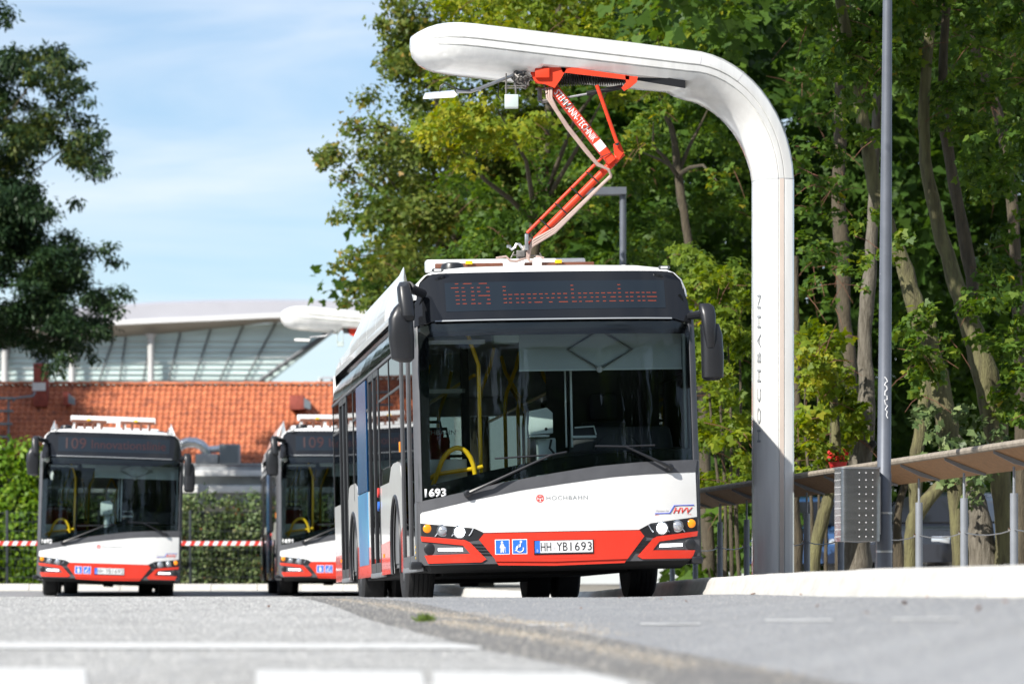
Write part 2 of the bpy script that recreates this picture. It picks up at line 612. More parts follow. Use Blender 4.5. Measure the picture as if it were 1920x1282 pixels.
def place_text(name, body, w, h, m, parent, fn, **kw):
    """fn maps the flat lettering coordinates (x, y, z) to its place"""
    me = text_mesh(body, w, h, **kw)
    for v in me.vertices:
        v.co = fn(v.co.x, v.co.y, v.co.z)
    return link_mesh(name, me, m, parent, smooth=False)


def at(px, py, d):
    """the world point that stands d metres away and shows at photo pixel px, py"""
    return Vector(((px - 960) * d / FPX, d, HC + (YH - py) * d / FPX))


# ------------------------------------------------------------------ ground
GP = [(-60, -.32), (0, -.30), (8, -.255), (12, -.2), (16, -.144), (20, -.082), (24, -.014), (28, .034), (32, .022), (36, -.025),
      (40, -.065), (46, -.10), (55, -.10), (70, -.055), (84, .04), (95, .08), (3000, .08)]
_gy = np.arange(-60, 120, .25)
_gz = np.interp(_gy, [p[0] for p in GP], [p[1] for p in GP])
_k = np.hanning(17)
_gz = np.convolve(np.pad(_gz, 8, mode='edge'), _k / _k.sum(), mode='valid')


def sstep(a, b, x):
    t = min(1, max(0, (x - a) / (b - a)))
    return t * t * (3 - 2 * t)


def ground_z(x, y):
    z = float(np.interp(y, _gy, _gz))
    if y < 60:
        z += max(0, .055 - z) * sstep(.6, 2.1, x) * (1 - sstep(38, 60, y))
    return z


def ground_hit(px, py):
    dx, dz = (px - 960) / FPX, (YH - py) / FPX
    y = 5.0
    while y < 120:
        if HC + dz * y < ground_z(dx * y, y):
            return (dx * y, y)
        y += .02
    return (dx * y, y)


def sheet(name, poly, m, off, stepx=.1, stepy=.5, parent=None):
    bm = bmesh.new()
    f = bm.faces.new([bm.verts.new((p[0], p[1], 0)) for p in poly])
    f.normal_update()
    bmesh.ops.triangulate(bm, faces=[f], ngon_method='EAR_CLIP')
    for (i, no, st) in ((0, (1, 0, 0), stepx), (1, (0, 1, 0), stepy)):
        a, b = min(p[i] for p in poly), max(p[i] for p in poly)
        k = math.ceil(a / st) * st
        while k < b:
            co = (k, 0, 0) if i == 0 else (0, k, 0)
            bmesh.ops.bisect_plane(bm, geom=bm.verts[:] + bm.edges[:] + bm.faces[:], plane_co=co, plane_no=no, dist=1e-5)
            k += st
    for v in bm.verts:
        v.co.z = ground_z(v.co.x, v.co.y) + off
    bmesh.ops.recalc_face_normals(bm, faces=bm.faces)
    me = bpy.data.meshes.new(name)
    bm.to_mesh(me)
    bm.free()
    if me.polygons[0].normal.z < 0:
        me.flip_normals()
    o = link_mesh(name, me, m, parent, True, 60)
    return o


def ground_grid(name, xs, ys, m, off):
    vs_ = [(x, y, ground_z(x, y) + off) for y in ys for x in xs]
    n = len(xs)
    fs = [(j * n + i, j * n + i + 1, (j + 1) * n + i + 1, (j + 1) * n + i) for j in range(len(ys) - 1) for i in range(n - 1)]
    me = bpy.data.meshes.new(name)
    me.from_pydata(vs_, [], fs)
    return tag(link_mesh(name, me, m, None, True, 60), kind='structure')


far_x = [-1500, -400, -120, -60, -30, -15, -8, -4, 0, 4, 8, 15, 30, 60, 120, 400, 1500]
far_y = [-60, -30, 0, 20, 40, 60, 80, 100, 150, 300, 900, 2500]
ground_grid('ground', far_x, far_y, 'soil', -.30)
rx = [-45, -30, -20, -14, -10, -8, -7, -6, -5] + [round(-4 + .1 * i, 2) for i in range(101)] + [6.5]
ry = [round(-20 + 5 * i, 2) for i in range(5)] + [round(5 + .5 * i, 2) for i in range(91)] + [round(51 + i, 1) for i in range(37)]
ground_grid('road', rx, ry, 'asphalt_right', 0)
seamL = [(560, 1121), (600, 1129), (700, 1166), (760, 1181), (900, 1218), (1020, 1241), (1150, 1268), (1220, 1284)]
seamR = [(650, 1121), (760, 1128), (870, 1150), (960, 1168), (1100, 1190), (1300, 1229), (1450, 1259), (1580, 1284)]
sL = [ground_hit(*p) for p in seamL]
sR = [ground_hit(*p) for p in seamR]
near = 9.0
lp = [(sL[0][0] - .3, 29.5)] + sL + [(sL[-1][0] + .15, near), (-9, near), (-9, 29.5)]
tag(sheet('asphalt_lane', lp, 'asphalt_left', .004, 1.0, .5), kind='structure')
strip = [sL[0]] + sL[1:] + [(sL[-1][0] + .15, near), (sR[-1][0] + .15, near)] + sR[::-1]
tag(sheet('asphalt_seam', strip, 'asphalt_dark', .0055, 1.0, .5), kind='structure')


def paint(name, pts, m='paint_line', off=.009):
    tag(sheet(name, [ground_hit(*p) for p in pts], m, off, 1.0, .5), kind='structure')


paint('road_marking', [(-40, 1207), (860, 1210), (905, 1216), (900, 1220), (-40, 1219)])
paint('road_marking', [(-60, 1255), (160, 1257), (165, 1300), (-60, 1300)])
paint('road_marking', [(480, 1260), (790, 1262), (800, 1300), (480, 1300)])
paint('road_marking', [(812, 1262), (1100, 1266), (1180, 1284), (1180, 1300), (812, 1300)])
for (a, b, y) in ((1433, 1560, 1163.5), (1672, 1800, 1161.5), (1200, 1312, 1170), (957, 1060, 1172)):
    paint('road_marking', [(a, y - 1.2), (b, y - 1.5), (b + 2, y + .9), (a + 2, y + 1.2)], 'paint_worn', .004)
# kerb: single stones along a curved line, pavement behind
KP = [(5.5, 9), (3.6, 13.5), (2.42, 18), (2.08, 20.5), (1.93, 23.5), (1.90, 27.5), (1.88, 31.5), (1.80, 35), (1.63, 38), (1.33, 41.5), (1.03, 45.5), (.82, 48.5), (.45, 52.5), (.05, 57), (-.65, 66), (-1.4, 80), (-2.2, 85.2), (-4.5, 86.8), (-9, 87), (-16, 87), (-26, 87)]


def resample(pts, step):
    P = [Vector((*p, 0)) for p in pts]
    # catmull-rom
    out = []
    for i in range(len(P) - 1):
        p0, p1, p2, p3 = P[max(i - 1, 0)], P[i], P[i + 1], P[min(i + 2, len(P) - 1)]
        for t in np.arange(0, 1, .02):
            out.append(.5 * ((2 * p1) + (p2 - p0) * t + (2 * p0 - 5 * p1 + 4 * p2 - p3) * t * t + (3 * p1 - p0 - 3 * p2 + p3) * t ** 3))
    out.append(P[-1])
    res, acc = [out[0]], 0
    for a, b in zip(out[:-1], out[1:]):
        acc += (b - a).length
        if acc >= step:
            res.append(b)
            acc = 0
    return res


KL = resample(KP, .98)
kerb = empty('kerb')
tag(kerb, kind='structure')
KPROF = [(.0, -.12), (.0, .02), (.022, .055), (.035, .10), (.047, .137), (.068, .155), (.10, .160), (.32, .160), (.32, -.12)]


def kerb_frame(i):
    a, b = KL[max(i - 1, 0)], KL[min(i + 1, len(KL) - 1)]
    d = (b - a).normalized()
    return Vector((d.y, -d.x, 0))


for i in range(len(KL) - 1):
    a, b = KL[i], KL[i + 1]
    na, nb = kerb_frame(i), kerb_frame(i + 1)
    dd = (b - a).normalized() * .006
    rings = []
    jz = random.uniform(-.003, .003)
    for (p, n_) in ((a + dd, na), (b - dd, nb)):
        hz = ground_z(p.x, p.y)
        rings.append([(p.x + n_.x * u, p.y + n_.y * u, hz + w + jz) for (u, w) in KPROF])
    MB().loft(rings).build('kerb_stone', 'kerb_stone', kerb, True, 50)
pv = []
for i in range(len(KL)):
    n_ = kerb_frame(i)
    pv.append((KL[i].x + n_.x * .31, KL[i].y + n_.y * .31))
for i, p in enumerate(pv[:-1]):
    pass
bmv = []
outer = [(30, 9), (30, 60), (30, 110), (-26, 110)]
fan = MB()
ring = [(x, y, ground_z(x, y) + .152) for (x, y) in pv]
ringo = []
for i, (x, y) in enumerate(pv):
    if y < 84:
        ringo.append((22, y, ground_z(1.9, y) + .152))
    else:
        ringo.append((x if y > 86 else 22 - 0, 112, .24))
fan.loft([ring, ringo], cap=False, closed=False)
pav = fan.build('pavement', 'paving', None, True, 60)
tag(pav, kind='structure')
if sum(p.normal.z for p in pav.data.polygons) < 0:
    pav.data.flip_normals()

# ------------------------------------------------------------------ the buses (local: x to the driver's side, y to the rear, z up)
HW = 1.295


def fy(x, z):
    y = .16 * min(abs(x) / 1.275, 1.05) ** 3
    if z < 1.05:
        pass
    elif z < 2.45:
        y += .10 * (z - 1.05) / 1.4
    else:
        y += .10 + .22 * (z - 2.45) / .5
    return y


def sidefn(y, z):
    return -(HW - (.085 * ((z - 2.45) / .35) ** 2 if z > 2.45 else 0))


ST = [(-1.292, .923), (-.875, 1.004), (-.524, 1.084), (-.05, 1.160), (.334, 1.215), (.75, 1.247), (.957, 1.256), (1.294, 1.266)]
SB = [(-1.262, .827), (-.786, .930), (-.373, 1.006), (.042, 1.062), (.486, 1.114), (.80, 1.134), (1.083, 1.145), (1.274, 1.151)]
CB = [(-1.185, 1.073), (-.658, 1.190), (-.30, 1.255), (-.05, 1.297), (.416, 1.336), (.85, 1.357), (1.232, 1.371)]
VISOR = [(-1.29, 2.53), (-1.27, 2.75), (-1.21, 2.95), (-1.10, 3.03), (1.10, 3.03), (1.21, 2.95), (1.27, 2.75), (1.29, 2.53), (1.12, 2.577), (-1.12, 2.577)]


def mirx(poly):
    return [(-x, z) for (x, z) in poly][::-1]


def arc(cy, cz, r, a0, a1, n=14):
    return [(cy + r * math.cos(R(a0 + (a1 - a0) * i / n)), cz + r * math.sin(R(a0 + (a1 - a0) * i / n))) for i in range(n + 1)]


def led_segments():
    seg = []
    A = {400: [(845, 888), (940, 1040), (1125, 1222)], 449: [(797, 885), (920, 955), (1030, 1065), (1100, 1138), (1210, 1247)],
         497: [(845, 888), (920, 962), (1030, 1065), (1100, 1140), (1210, 1250)], 545: [(845, 890), (920, 962), (1030, 1070), (1112, 1250)],
         593: [(845, 890), (920, 962), (1030, 1072), (1212, 1250)], 640: [(848, 890), (922, 972), (1022, 1075), (1100, 1140), (1202, 1252)],
         442: [(1403, 1440)], 490: [(1403, 1440)], 538: [(1405, 1445)], 586: [(1405, 1445)], 634: [(1405, 1445)],
         536: [(1465, 1512)], 584: [(1468, 1503)], 632: [(1468, 1503)]}
    for y, l in A.items():
        for (a, b) in l:
            seg.append((720 + a / 6.4, 720 + b / 6.4, 470 + y / 6.4))
    rows = {214: [65, 115, 140, 183, 210, 258, 283, 330, 358, 402, 428, 462, 510, 548, 575, 620, 645, 692, 740, 775, 822, 858, 885, 932, 958, 1003, 1030, 1075, 1100, 1148, 1175, 1222, 1243, 1280, 1305, 1340, 1390, 1425, 1448, 1497, 1520, 1565, 1592, 1627, 1650, 1700, 1723, 1772],
            263: [82, 113, 140, 175, 222, 258, 283, 320, 370, 403, 442, 475, 500, 535, 575, 608, 660, 692, 742, 775, 825, 860, 885, 920, 972, 1003, 1030, 1067, 1113, 1152, 1210, 1272, 1305, 1342, 1393, 1427, 1448, 1485, 1535, 1570, 1592, 1628, 1652, 1775],
            312: [82, 115, 142, 177, 225, 260, 297, 390, 468, 512, 588, 695, 745, 800, 830, 862, 903, 995, 1030, 1070, 1113, 1152, 1190, 1272, 1308, 1368, 1395, 1427, 1450, 1485, 1535, 1570, 1593, 1630, 1660, 1762],
            118: [740, 773, 1303, 1338], 167: [740, 775, 1303, 1338]}
    for y, l in rows.items():
        for i in range(0, len(l), 2):
            yy = y - 27 * (l[i] - 65) / 1700
            seg.append((950 + l[i] / 6.4, 950 + l[i + 1] / 6.4, 520 + yy / 6.4))
    out = []
    for (a, b, y) in seg:
        f = lambda p: -.993 + (p - 833.3) * .004992
        z = 2.939 - (y - 530.9) * .0051 - ((a + b) / 2 - 833.3) * 5.26e-5
        out.append((f(a), f(b), z))
    return out


LED = led_segments()


def front_panel(name, poly, m, root, proud=.006, thick=.014, step=.14):
    return link_mesh(name, panel_mesh(poly, fy, proud, thick, step), m, root, True, 30)


def front_text(name, body, x0, x1, z0, z1, m, root, proud, **kw):
    return place_text(name, body, x1 - x0, z1 - z0, m, root, lambda x, y, z: (x0 + x, fy(x0 + x, z0 + z) - proud + y, z0 + z), **kw)


def front_disc(name, x, z, r, m, root, proud=.012, dep=.03, n=24, dome=.3):
    y = fy(x, z) - proud
    pr = [(r, y + dep), (r, y), (r * .85, y - r * dome * .4), (r * .5, y - r * dome * .8), (r * .02, y - r * dome)]
    return MB().lathe(pr, n, 'y', (x, 0, z)).build(name, m, root)


def bus_wheel(root, x, y, sg, dual=False):
    """wheel standing on z = 0; sg: -1 left, 1 right; x is the outer face"""
    r, w = .485, (.62 if dual else .285)
    ty = MB()
    xo, xi = x, x - sg * w
    prof = [(r * .58, xo - sg * .03), (r * .62, xo), (r * .90, xo - sg * .004), (r * .985, xo - sg * .03)]
    if dual:
        m1, m2 = xo - sg * .285, xo - sg * .335
        prof += [(r, xo - sg * .06), (r, m1 + sg * .04), (r * .9, m1), (r * .6, m1 - sg * .01), (r * .6, m2 + sg * .01), (r * .9, m2), (r, m2 - sg * .04)]
    else:
        for k in range(1, 5):
            q = xo - sg * (.03 + .045 * k)
            prof += [(r, q + sg * .018), (r, q + sg * .002), (r - .012, q), (r - .012, q - sg * .005), (r, q - sg * .007)]
    prof += [(r, xi + sg * .05), (r * .97, xi + sg * .01), (r * .85, xi), (r * .58, xi + sg * .02)]
    ty.lathe(prof, 40, 'x', (0, y, r))
    t = ty.build('wheel', 'rubber', root, True, 40)
    rm = MB()
    rm.lathe([(r * .6, xo - sg * .02), (r * .57, xo - sg * .035), (r * .50, xo - sg * .07), (r * .34, xo - sg * .06), (r * .30, xo - sg * .01), (r * .18, xo + sg * .004), (r * .16, xo + sg * .02), (r * .01, xo + sg * .022)], 28, 'x', (0, y, r))
    rm.build('rim', 'rim', t)
    bl = MB()
    for k in range(10):
        a = 2 * PI * k / 10
        bl.lathe([(.014, xo - sg * .07), (.014, xo - sg * .02), (.009, xo - sg * .012)], 8, 'x', (0, y + .16 * math.cos(a), r + .16 * math.sin(a)))
    bl.build('wheel_bolt', 'chrome', t)
    return t


def build_bus(label, matrix, number, lit):
    root = empty('city_bus', label, 'bus', 'electric city buses at the charging stop', matrix=matrix)
    # --- front
    shell = [(-1.30, .34), (-1.30, .90)] + ST + [(1.30, 1.26), (1.30, .34)]
    front_panel('front_shell', shell, 'bus_grey', root, 0, .03)
    bon = SB + [(1.279, .738), (.83, .684), (.715, .626), (-.715, .626), (-.80, .668), (-1.283, .725), (-1.281, .809)]
    bo = front_panel('front_hood', bon, 'bus_white', root, .010)
    # the flap outline in the hood
    fl = MB()
    pts = [(-1.0, .667 + .022), (-.41, .689), (-.386, .70), (-.376, .725), (-.386, .94)]
    fl.tube([(x, fy(x, z) - .0105, z) for (x, z) in pts[1:]], .0022, 6)
    fl.build('flap_seam', 'pale_print', bo)
    front_panel('bumper_center', [(-.715, .619), (-.762, .563), (-.618, .381), (-.614, .362), (-.07, .349), (.602, .361), (.618, .381), (.765, .566), (.722, .621)], 'bus_red', root, .018)
    lip = front_panel('bumper_lip', [(-.612, .360), (-.07, .347), (.60, .359), (.575, .325), (-.07, .312), (-.585, .326)], 'bus_red', root, .004)
    claw = [(-1.285, .606), (-.885, .562), (-.845, .541), (-.697, .383), (-.742, .357), (-1.222, .356), (-1.254, .430), (-.842, .436), (-.908, .515), (-1.276, .560)]
    hl = [(-1.279, .719), (-.80, .664), (-.722, .620), (-.768, .563), (-.853, .552), (-.905, .572), (-1.278, .612)]
    for sg in (-1, 1):
        q = (lambda p: p) if sg < 0 else mirx
        front_panel('bumper_claw', q(claw), 'bus_red', root, .014)
        ho = front_panel('headlight', q(hl), 'plastic_black', root, .004)
        o = front_disc('indicator', sg * 1.222, .676, .040, 'orange_lens', ho, .010)
        for (x, m_, r) in ((1.085, 'lamp_off', .042), (.933, 'lamp_on' if lit else 'lamp_off', .046)):
            b = MB().lathe([(r * 1.35, fy(x, .65) - .004), (r * 1.35, fy(x, .65) - .010), (r * 1.05, fy(x, .65) - .012), (r, fy(x, .65) + .01)], 24, 'y', (sg * x, 0, .655 if x > 1 else .638))
            b.build('lamp_bezel', 'reflector', ho)
            front_disc('lamp', sg * x, .655 if x > 1 else .638, r, m_, ho, .012, .02, 24, .45)
        tr = MB()
        for x in (1.155, 1.005, .85):
            tr.tube([(sg * x, fy(x, .60) - .010, .60), (sg * (x - .02), fy(x, .6) - .014, .625), (sg * (x - .05), fy(x, .69) - .010, .685)], .006, 6)
        tr.build('chrome_trim', 'reflector', ho)
        front_disc('fog_cap', sg * 1.2055, .489, .052, 'plastic_black', root, .012, .03, 28, .18)
        front_panel('drl_tray', q([(-1.15, .515), (-.925, .500), (-.86, .442), (-1.15, .440)]), 'bus_grey', root, .003)
        front_panel('daytime_light', q([(-1.13, .494), (-.915, .492), (-.908, .462), (-1.13, .468)]), 'drl_on', root, .008)
        for k in range(4):
            z = .52 - k * .030
            x0 = .835 - k * .028
            front_panel('grille_slat', q([(-x0, z + .008), (-x0 + .105, z + .002), (-x0 + .113, z - .008), (-x0 + .008, z - .004)]), 'plastic_black', root, .012)
        # lower outer corner cap of the bumper
        MB().box(sg * 1.30 - .085, sg * 1.30 + .02, .10, .34, .305, .375, .02).build('corner_cap', 'plastic_black', root)
    low = MB()
    low.loft([[(-1.22, fy(1.22, .3) - .0, .355), (-1.18, .25, .30), (1.18, .25, .30), (1.22, fy(1.22, .3), .355)],
              [(-1.22, .6, .355), (-1.18, .6, .27), (1.18, .6, .27), (1.22, .6, .355)]])
    low.build('bumper_underside', 'under_black', root)
    band = SB[::-1] + [(x, z - .002) for (x, z) in ST]
    front_panel('cowl', band, 'bus_grey', root, .014)
    # --- windscreen and its black border
    ws = ST + [(1.288, 2.50), (1.12, 2.574), (-1.12, 2.574), (-1.288, 2.50)]
    wsc = link_mesh('windscreen', panel_mesh(ws, fy, -.004, .006, .10), 'windscreen_glass', root, True, 40)
    bb = [(x, z + .004) for (x, z) in ST] + [(1.29, 1.371)] + CB[::-1] + [(-1.285, 1.05)]
    front_panel('screen_border', bb, 'frit_black', wsc, -.011, .008)
    front_panel('screen_border', [(-1.29, 1.05), (-1.185, 1.073), (-1.165, 2.43), (-1.29, 2.50)], 'frit_black', wsc, -.011, .008)
    front_panel('screen_border', [(1.29, 1.375), (1.232, 1.375), (1.225, 2.43), (1.29, 2.50)], 'frit_black', wsc, -.011, .008)
    front_panel('screen_border', [(-1.285, 2.505), (-1.165, 2.435), (1.225, 2.435), (1.285, 2.505), (1.12, 2.573), (-1.12, 2.573)], 'frit_black', wsc, -.011, .008)
    for sg in (-1, 1):
        pl = MB()
        rings = []
        for z in (.92 if sg < 0 else 1.262, 1.6, 2.0, 2.3, 2.53, 2.66):
            rk = fy(0, z)
            rings.append([(sg * 1.262, fy(1.262, z) - .006, z), (sg * 1.292, fy(1.292, z) + .0, z), (sg * 1.318, fy(1.30, z) + .03, z), (sg * 1.312, .36, z), (sg * 1.24, .36, z), (sg * 1.24, fy(1.24, z) + .03, z)])
        pl.loft(rings)
        pl.build('front_pillar', 'bus_grey', root, True, 40)
        MB().box(sg * 1.318 if sg < 0 else 1.26, -1.26 if sg < 0 else 1.318, fy(1.3, .5) + .012, .36, .36, .92 if sg < 0 else 1.262, .012).build('front_corner', 'bus_grey', root)
        MB().box(min(sg * 1.205, sg * 1.228), max(sg * 1.205, sg * 1.228), .30, .36, 1.36, 2.45).build('inner_trim', 'panel_pale', root)
    # --- destination header
    vis = front_panel('header', VISOR, 'gloss_black', root, .012, .02, .10)
    front_panel('header_lip', [(-1.10, 2.574), (1.10, 2.574), (1.10, 2.586), (-1.10, 2.586)], 'grey_print', vis, .02, .01)
    dp = front_panel('display', [(-.993, 2.665), (1.05, 2.678), (1.055, 2.945), (-.993, 2.940)], 'display_face', vis, .015, .004)
    leds = MB()
    if lit:
        for (a, b, z) in LED:
            n = max(2, int((b - a) / .0085))
            for k in range(n):
                x = a + (b - a) * k / n
                y = fy(x, z) - .0165
                leds.box(x, x + (b - a) / n * .72, y - .0004, y + .001, z - .0034, z + .0034)
        tag(leds.build('display_text', 'led_orange', dp, False), kind='stuff')
    else:
        front_text('display_text', '109', -.85, -.48, 2.72, 2.92, 'led_dim', dp, .018)
        front_text('display_text', 'Innovationslinie', -.38, .98, 2.735, 2.895, 'led_dim', dp, .018)
    # --- print on the front
    nb = front_text('fleet_number', number, -1.238, -1.045, .960, 1.042, 'white_print', root, .003, ext=.001, space=1.0, bold=.04)
    front_text('hochbahn_lettering', 'HOCHBAHN', -.137, .245, .912, .950, 'grey_print', bo, .0125, space=1.15)
    lg = MB()
    x0, z0 = -.195, .929
    y0 = fy(x0, z0) - .0125
    ro, ri = .037, .028
    ringp = []
    for k in range(28):
        a = 2 * PI * k / 28
        a2 = 2 * PI * (k + .75) / 28
        lg.add([(x0 + ri * math.cos(a), y0, z0 + ri * math.sin(a)), (x0 + ro * math.cos(a), y0, z0 + ro * math.sin(a)),
                (x0 + ro * math.cos(a2), y0, z0 + ro * math.sin(a2)), (x0 + ri * math.cos(a2), y0, z0 + ri * math.sin(a2))], [(0, 1, 2, 3)])
    for (a, b, c, d) in ((-.02, -.006, -.02, -.006), (.006, .02, -.02, -.006), (-.02, .02, .004, .012), (-.02, -.012, .012, .022), (-.004, .004, .012, .022), (.012, .02, .012, .022)):
        lg.box(x0 + a, x0 + b, y0 - .001, y0 + .001, z0 + c, z0 + d)
    lg.build('operator_emblem', 'red_print', bo, False)
    front_text('partner_lettering', 'HVV', 1.045, 1.238, .770, .824, 'red_print', bo, .0125, shear=.35, ext=.001, bold=.02)
    front_text('partner_lettering', 'Partner im', .880, 1.0, .788, .808, 'pale_print', bo, .0125, shear=.3, ext=.001)
    bl = MB()
    for a, b in (((.872, .771), (1.012, .773)), ((1.012, .773), (1.058, .842)), ((1.058, .842), (1.25, .846))):
        bl.tube([(a[0], fy(*a) - .0115, a[1]), (b[0], fy(*b) - .0115, b[1])], .0048, 6)
    bl.build('partner_line', 'blue_print', bo)
    bl = MB()
    bl.tube([(.872, fy(.872, .76) - .0105, .757), (1.22, fy(1.22, .76) - .0105, .760)], .0018, 6)
    bl.build('partner_underline', 'red_print', bo)
    for (a, b, pic) in ((-.618, -.484, 0), (-.462, -.324, 1)):
        sgn = front_panel('pictogram_sign', [(a, .424), (b, .424), (b, .561), (a, .561)], 'white_print', root, .020, .004)
        front_panel('sign_field', [(a + .007, .431), (b - .007, .431), (b - .007, .554), (a + .007, .554)], 'sign_blue', sgn, .0215, .002)
        cx = (a + b) / 2
        yy = fy(cx, .49) - .0235
        fg = MB()
        if pic == 0:
            fg.lathe([(.011, yy - .001), (.011, yy + .002)], 14, 'y', (cx - .004, 0, .535))
            fg.prism([(cx - .026, yy, .485), (cx - .012, yy, .522), (cx + .008, yy, .522), (cx + .018, yy, .50), (cx + .020, yy, .485), (cx + .012, yy, .440), (cx + .002, yy, .440), (cx - .002, yy, .466), (cx - .008, yy, .440), (cx - .018, yy, .440), (cx - .016, yy, .482)], (0, .002, 0))
            fg.box(cx + .026, cx + .029, yy - .001, yy + .001, .440, .486)
            fg.box(cx + .014, cx + .030, yy - .001, yy + .001, .484, .490)
        else:
            fg.lathe([(.011, yy - .001), (.011, yy + .002)], 14, 'y', (cx + .012, 0, .537))
            wheel = [(cx + .002 + .033 * math.cos(R(t)), yy, .472 + .030 * math.sin(R(t))) for t in range(120, 400, 14)]
            fg.tube(wheel, .0055, 6)
            fg.tube([(cx + .010, yy, .522), (cx + .004, yy, .490), (cx - .018, yy, .488), (cx - .030, yy, .455), (cx - .045, yy, .456)], .006, 6)
            fg.tube([(cx + .008, yy, .508), (cx - .014, yy, .506)], .004, 6)
        fg.build('pictogram', 'white_print', sgn, False)
    rec = front_panel('plate_recess', [(-.297, .378), (.306, .380), (.306, .556), (-.297, .556)], 'bus_red', root, .0195, .004)
    pl = front_panel('number_plate', [(-.262, .416), (.287, .416), (.287, .544), (-.262, .544)], 'plastic_black', root, .026, .010)
    front_panel('plate_field', [(-.254, .430), (.279, .430), (.279, .540), (-.254, .540)], 'plate_white', pl, .028, .003)
    front_panel('euro_band', [(-.254, .430), (-.208, .430), (-.208, .540), (-.254, .540)], 'sign_blue', pl, .0295, .002)
    front_text('euro_letter', 'D', -.238, -.224, .440, .462, 'white_print', pl, .031, ext=.001)
    front_text('plate_lettering', 'HH', -.200, -.105, .446, .524, 'black_print', pl, .0295, ext=.001)
    front_text('plate_lettering', 'YB', -.055, .045, .446, .524, 'black_print', pl, .0295, ext=.001)
    front_text('plate_lettering', number, .072, .270, .446, .524, 'black_print', pl, .0295, ext=.001, space=1.1)
    front_disc('plate_seal', -.08, .474, .012, 'pale_print', pl, .030, .003, 12, .02)
    # --- wipers
    for (pv, tip, b0, b1) in (((-.86, .985), (-.085, 1.325), (-.60, 1.300), (.06, 1.350)), ((1.02, 1.194), (.60, 1.392), (.325, 1.400), (.885, 1.400))):
        w = MB()
        P = lambda p, k: (p[0], fy(*p) - k, p[1])
        w.tube([P(pv, .05), P((pv[0] * .75 + tip[0] * .25, pv[1] * .75 + tip[1] * .25), .075), P(tip, .05)], [.020, .014, .010], 8)
        w.lathe([(.034, fy(*pv) - .02), (.034, fy(*pv) - .06), (.02, fy(*pv) - .075)], 14, 'y', (pv[0], 0, pv[1]))
        wo = w.build('wiper_arm', 'plastic_black', root)
        w = MB()
        w.tube([P(b0, .022), P(tip, .030), P(b1, .022)], .009, 6)
        w.tube([P(b0, .010), P(tip, .012), P(b1, .010)], .005, 6)
        w.build('wiper_blade', 'plastic_black', wo)
    # --- mirrors
    mr = MB()
    mr.loft([sup_ring(-1.405, -.05 + .05, 2.19, .05, .03), sup_ring(-1.430, -.06, 2.22, .105, .07), sup_ring(-1.440, -.07, 2.40, .118, .085), sup_ring(-1.443, -.07, 2.58, .112, .09), sup_ring(-1.420, -.06, 2.68, .085, .08), sup_ring(-1.395, -.04, 2.74, .045, .05)])
    ml = mr.build('mirror', 'plastic_black', root)
    mr = MB()
    mr.loft([sup_ring(-1.370, -.13, 2.56, .045, .05), sup_ring(-1.380, -.15, 2.60, .062, .065), sup_ring(-1.400, -.12, 2.75, .068, .09), sup_ring(-1.410, -.05, 2.87, .060, .10), sup_ring(-1.395, .03, 2.92, .045, .08)])
    mr.tube([(-1.36, .0, 2.88), (-1.30, .12, 2.86), (-1.20, .32, 2.84)], [.05, .045, .04], 10)
    mr.build('mirror_arm', 'plastic_black', ml)
    mr = MB()
    mr.loft([sup_ring(1.425, .0, 1.985, .06, .05), sup_ring(1.427, -.005, 2.01, .098, .08), sup_ring(1.430, -.01, 2.2, .102, .09), sup_ring(1.425, -.01, 2.40, .098, .088), sup_ring(1.410, 0, 2.50, .085, .08)])
    mrr = mr.build('mirror', 'plastic_black', root)
    mr = MB()
    mr.loft([sup_ring(1.403, -.07, 2.28, .04, .035), sup_ring(1.397, -.08, 2.40, .052, .05), sup_ring(1.390, -.05, 2.58, .07, .06), sup_ring(1.380, -.02, 2.66, .07, .06), sup_ring(1.370, .0, 2.69, .045, .045)])
    mr.tube([(1.38, .0, 2.60), (1.34, .12, 2.60), (1.28, .30, 2.60)], [.045, .04, .035], 10)
    mr.build('mirror_arm', 'plastic_black', mrr)
    # --- roof: white shell with chamfered edges, marker lamps, side shrouds, equipment
    prof = [(-1.275, 2.79), (-1.268, 2.86), (-1.235, 2.955), (-1.17, 3.02), (-1.06, 3.075), (-.80, 3.098), (-.3, 3.104), (.3, 3.104), (.80, 3.098), (1.06, 3.075), (1.17, 3.02), (1.235, 2.955), (1.268, 2.86), (1.275, 2.79)]
    rf = MB()
    rings = [[(x * .985, fy(x, min(z, 3.03)) - .008, min(z, 3.034 - .0)) for (x, z) in prof],
             [(x, fy(x, min(z, 3.03)) + .012, z - .014 if abs(x) < 1.1 else z) for (x, z) in prof],
             [(x, fy(x, z) + .10, z) for (x, z) in prof]]
    for y in (.9, 2, 4, 8, 11.6):
        rings.append([(x, y, z) for (x, z) in prof])
    rings.append([(x * .97, 11.95, z - .25) for (x, z) in prof])
    rf.loft(rings, cap=False, closed=False)
    roof = rf.build('roof', 'bus_white', root, True, 28)
    for sg in (-1, 1):
        x, z = sg * 1.055, 3.058
        yy = .375
        mk = MB()
        mk.loft([[(x + .055 * c, yy - .012 - k * .012, z + .018 * s) for (c, s) in ((-1, -.5), (-1, .5), (-.7, 1), (.7, 1), (1, .5), (1, -.5), (.7, -1), (-.7, -1))] for k in (0, 1)])
        mo = mk.build('marker_lamp', 'reflector', roof)
        mk = MB()
        mk.box(x - .032, x + .032, yy - .030, yy - .01, z - .010, z + .010, .004)
        mk.build('marker_lens', 'white_print', mo)
        # roof side shroud of single cover panels, with a pointed front fin
        fin = MB()
        xo, xi = sg * 1.262, sg * 1.10
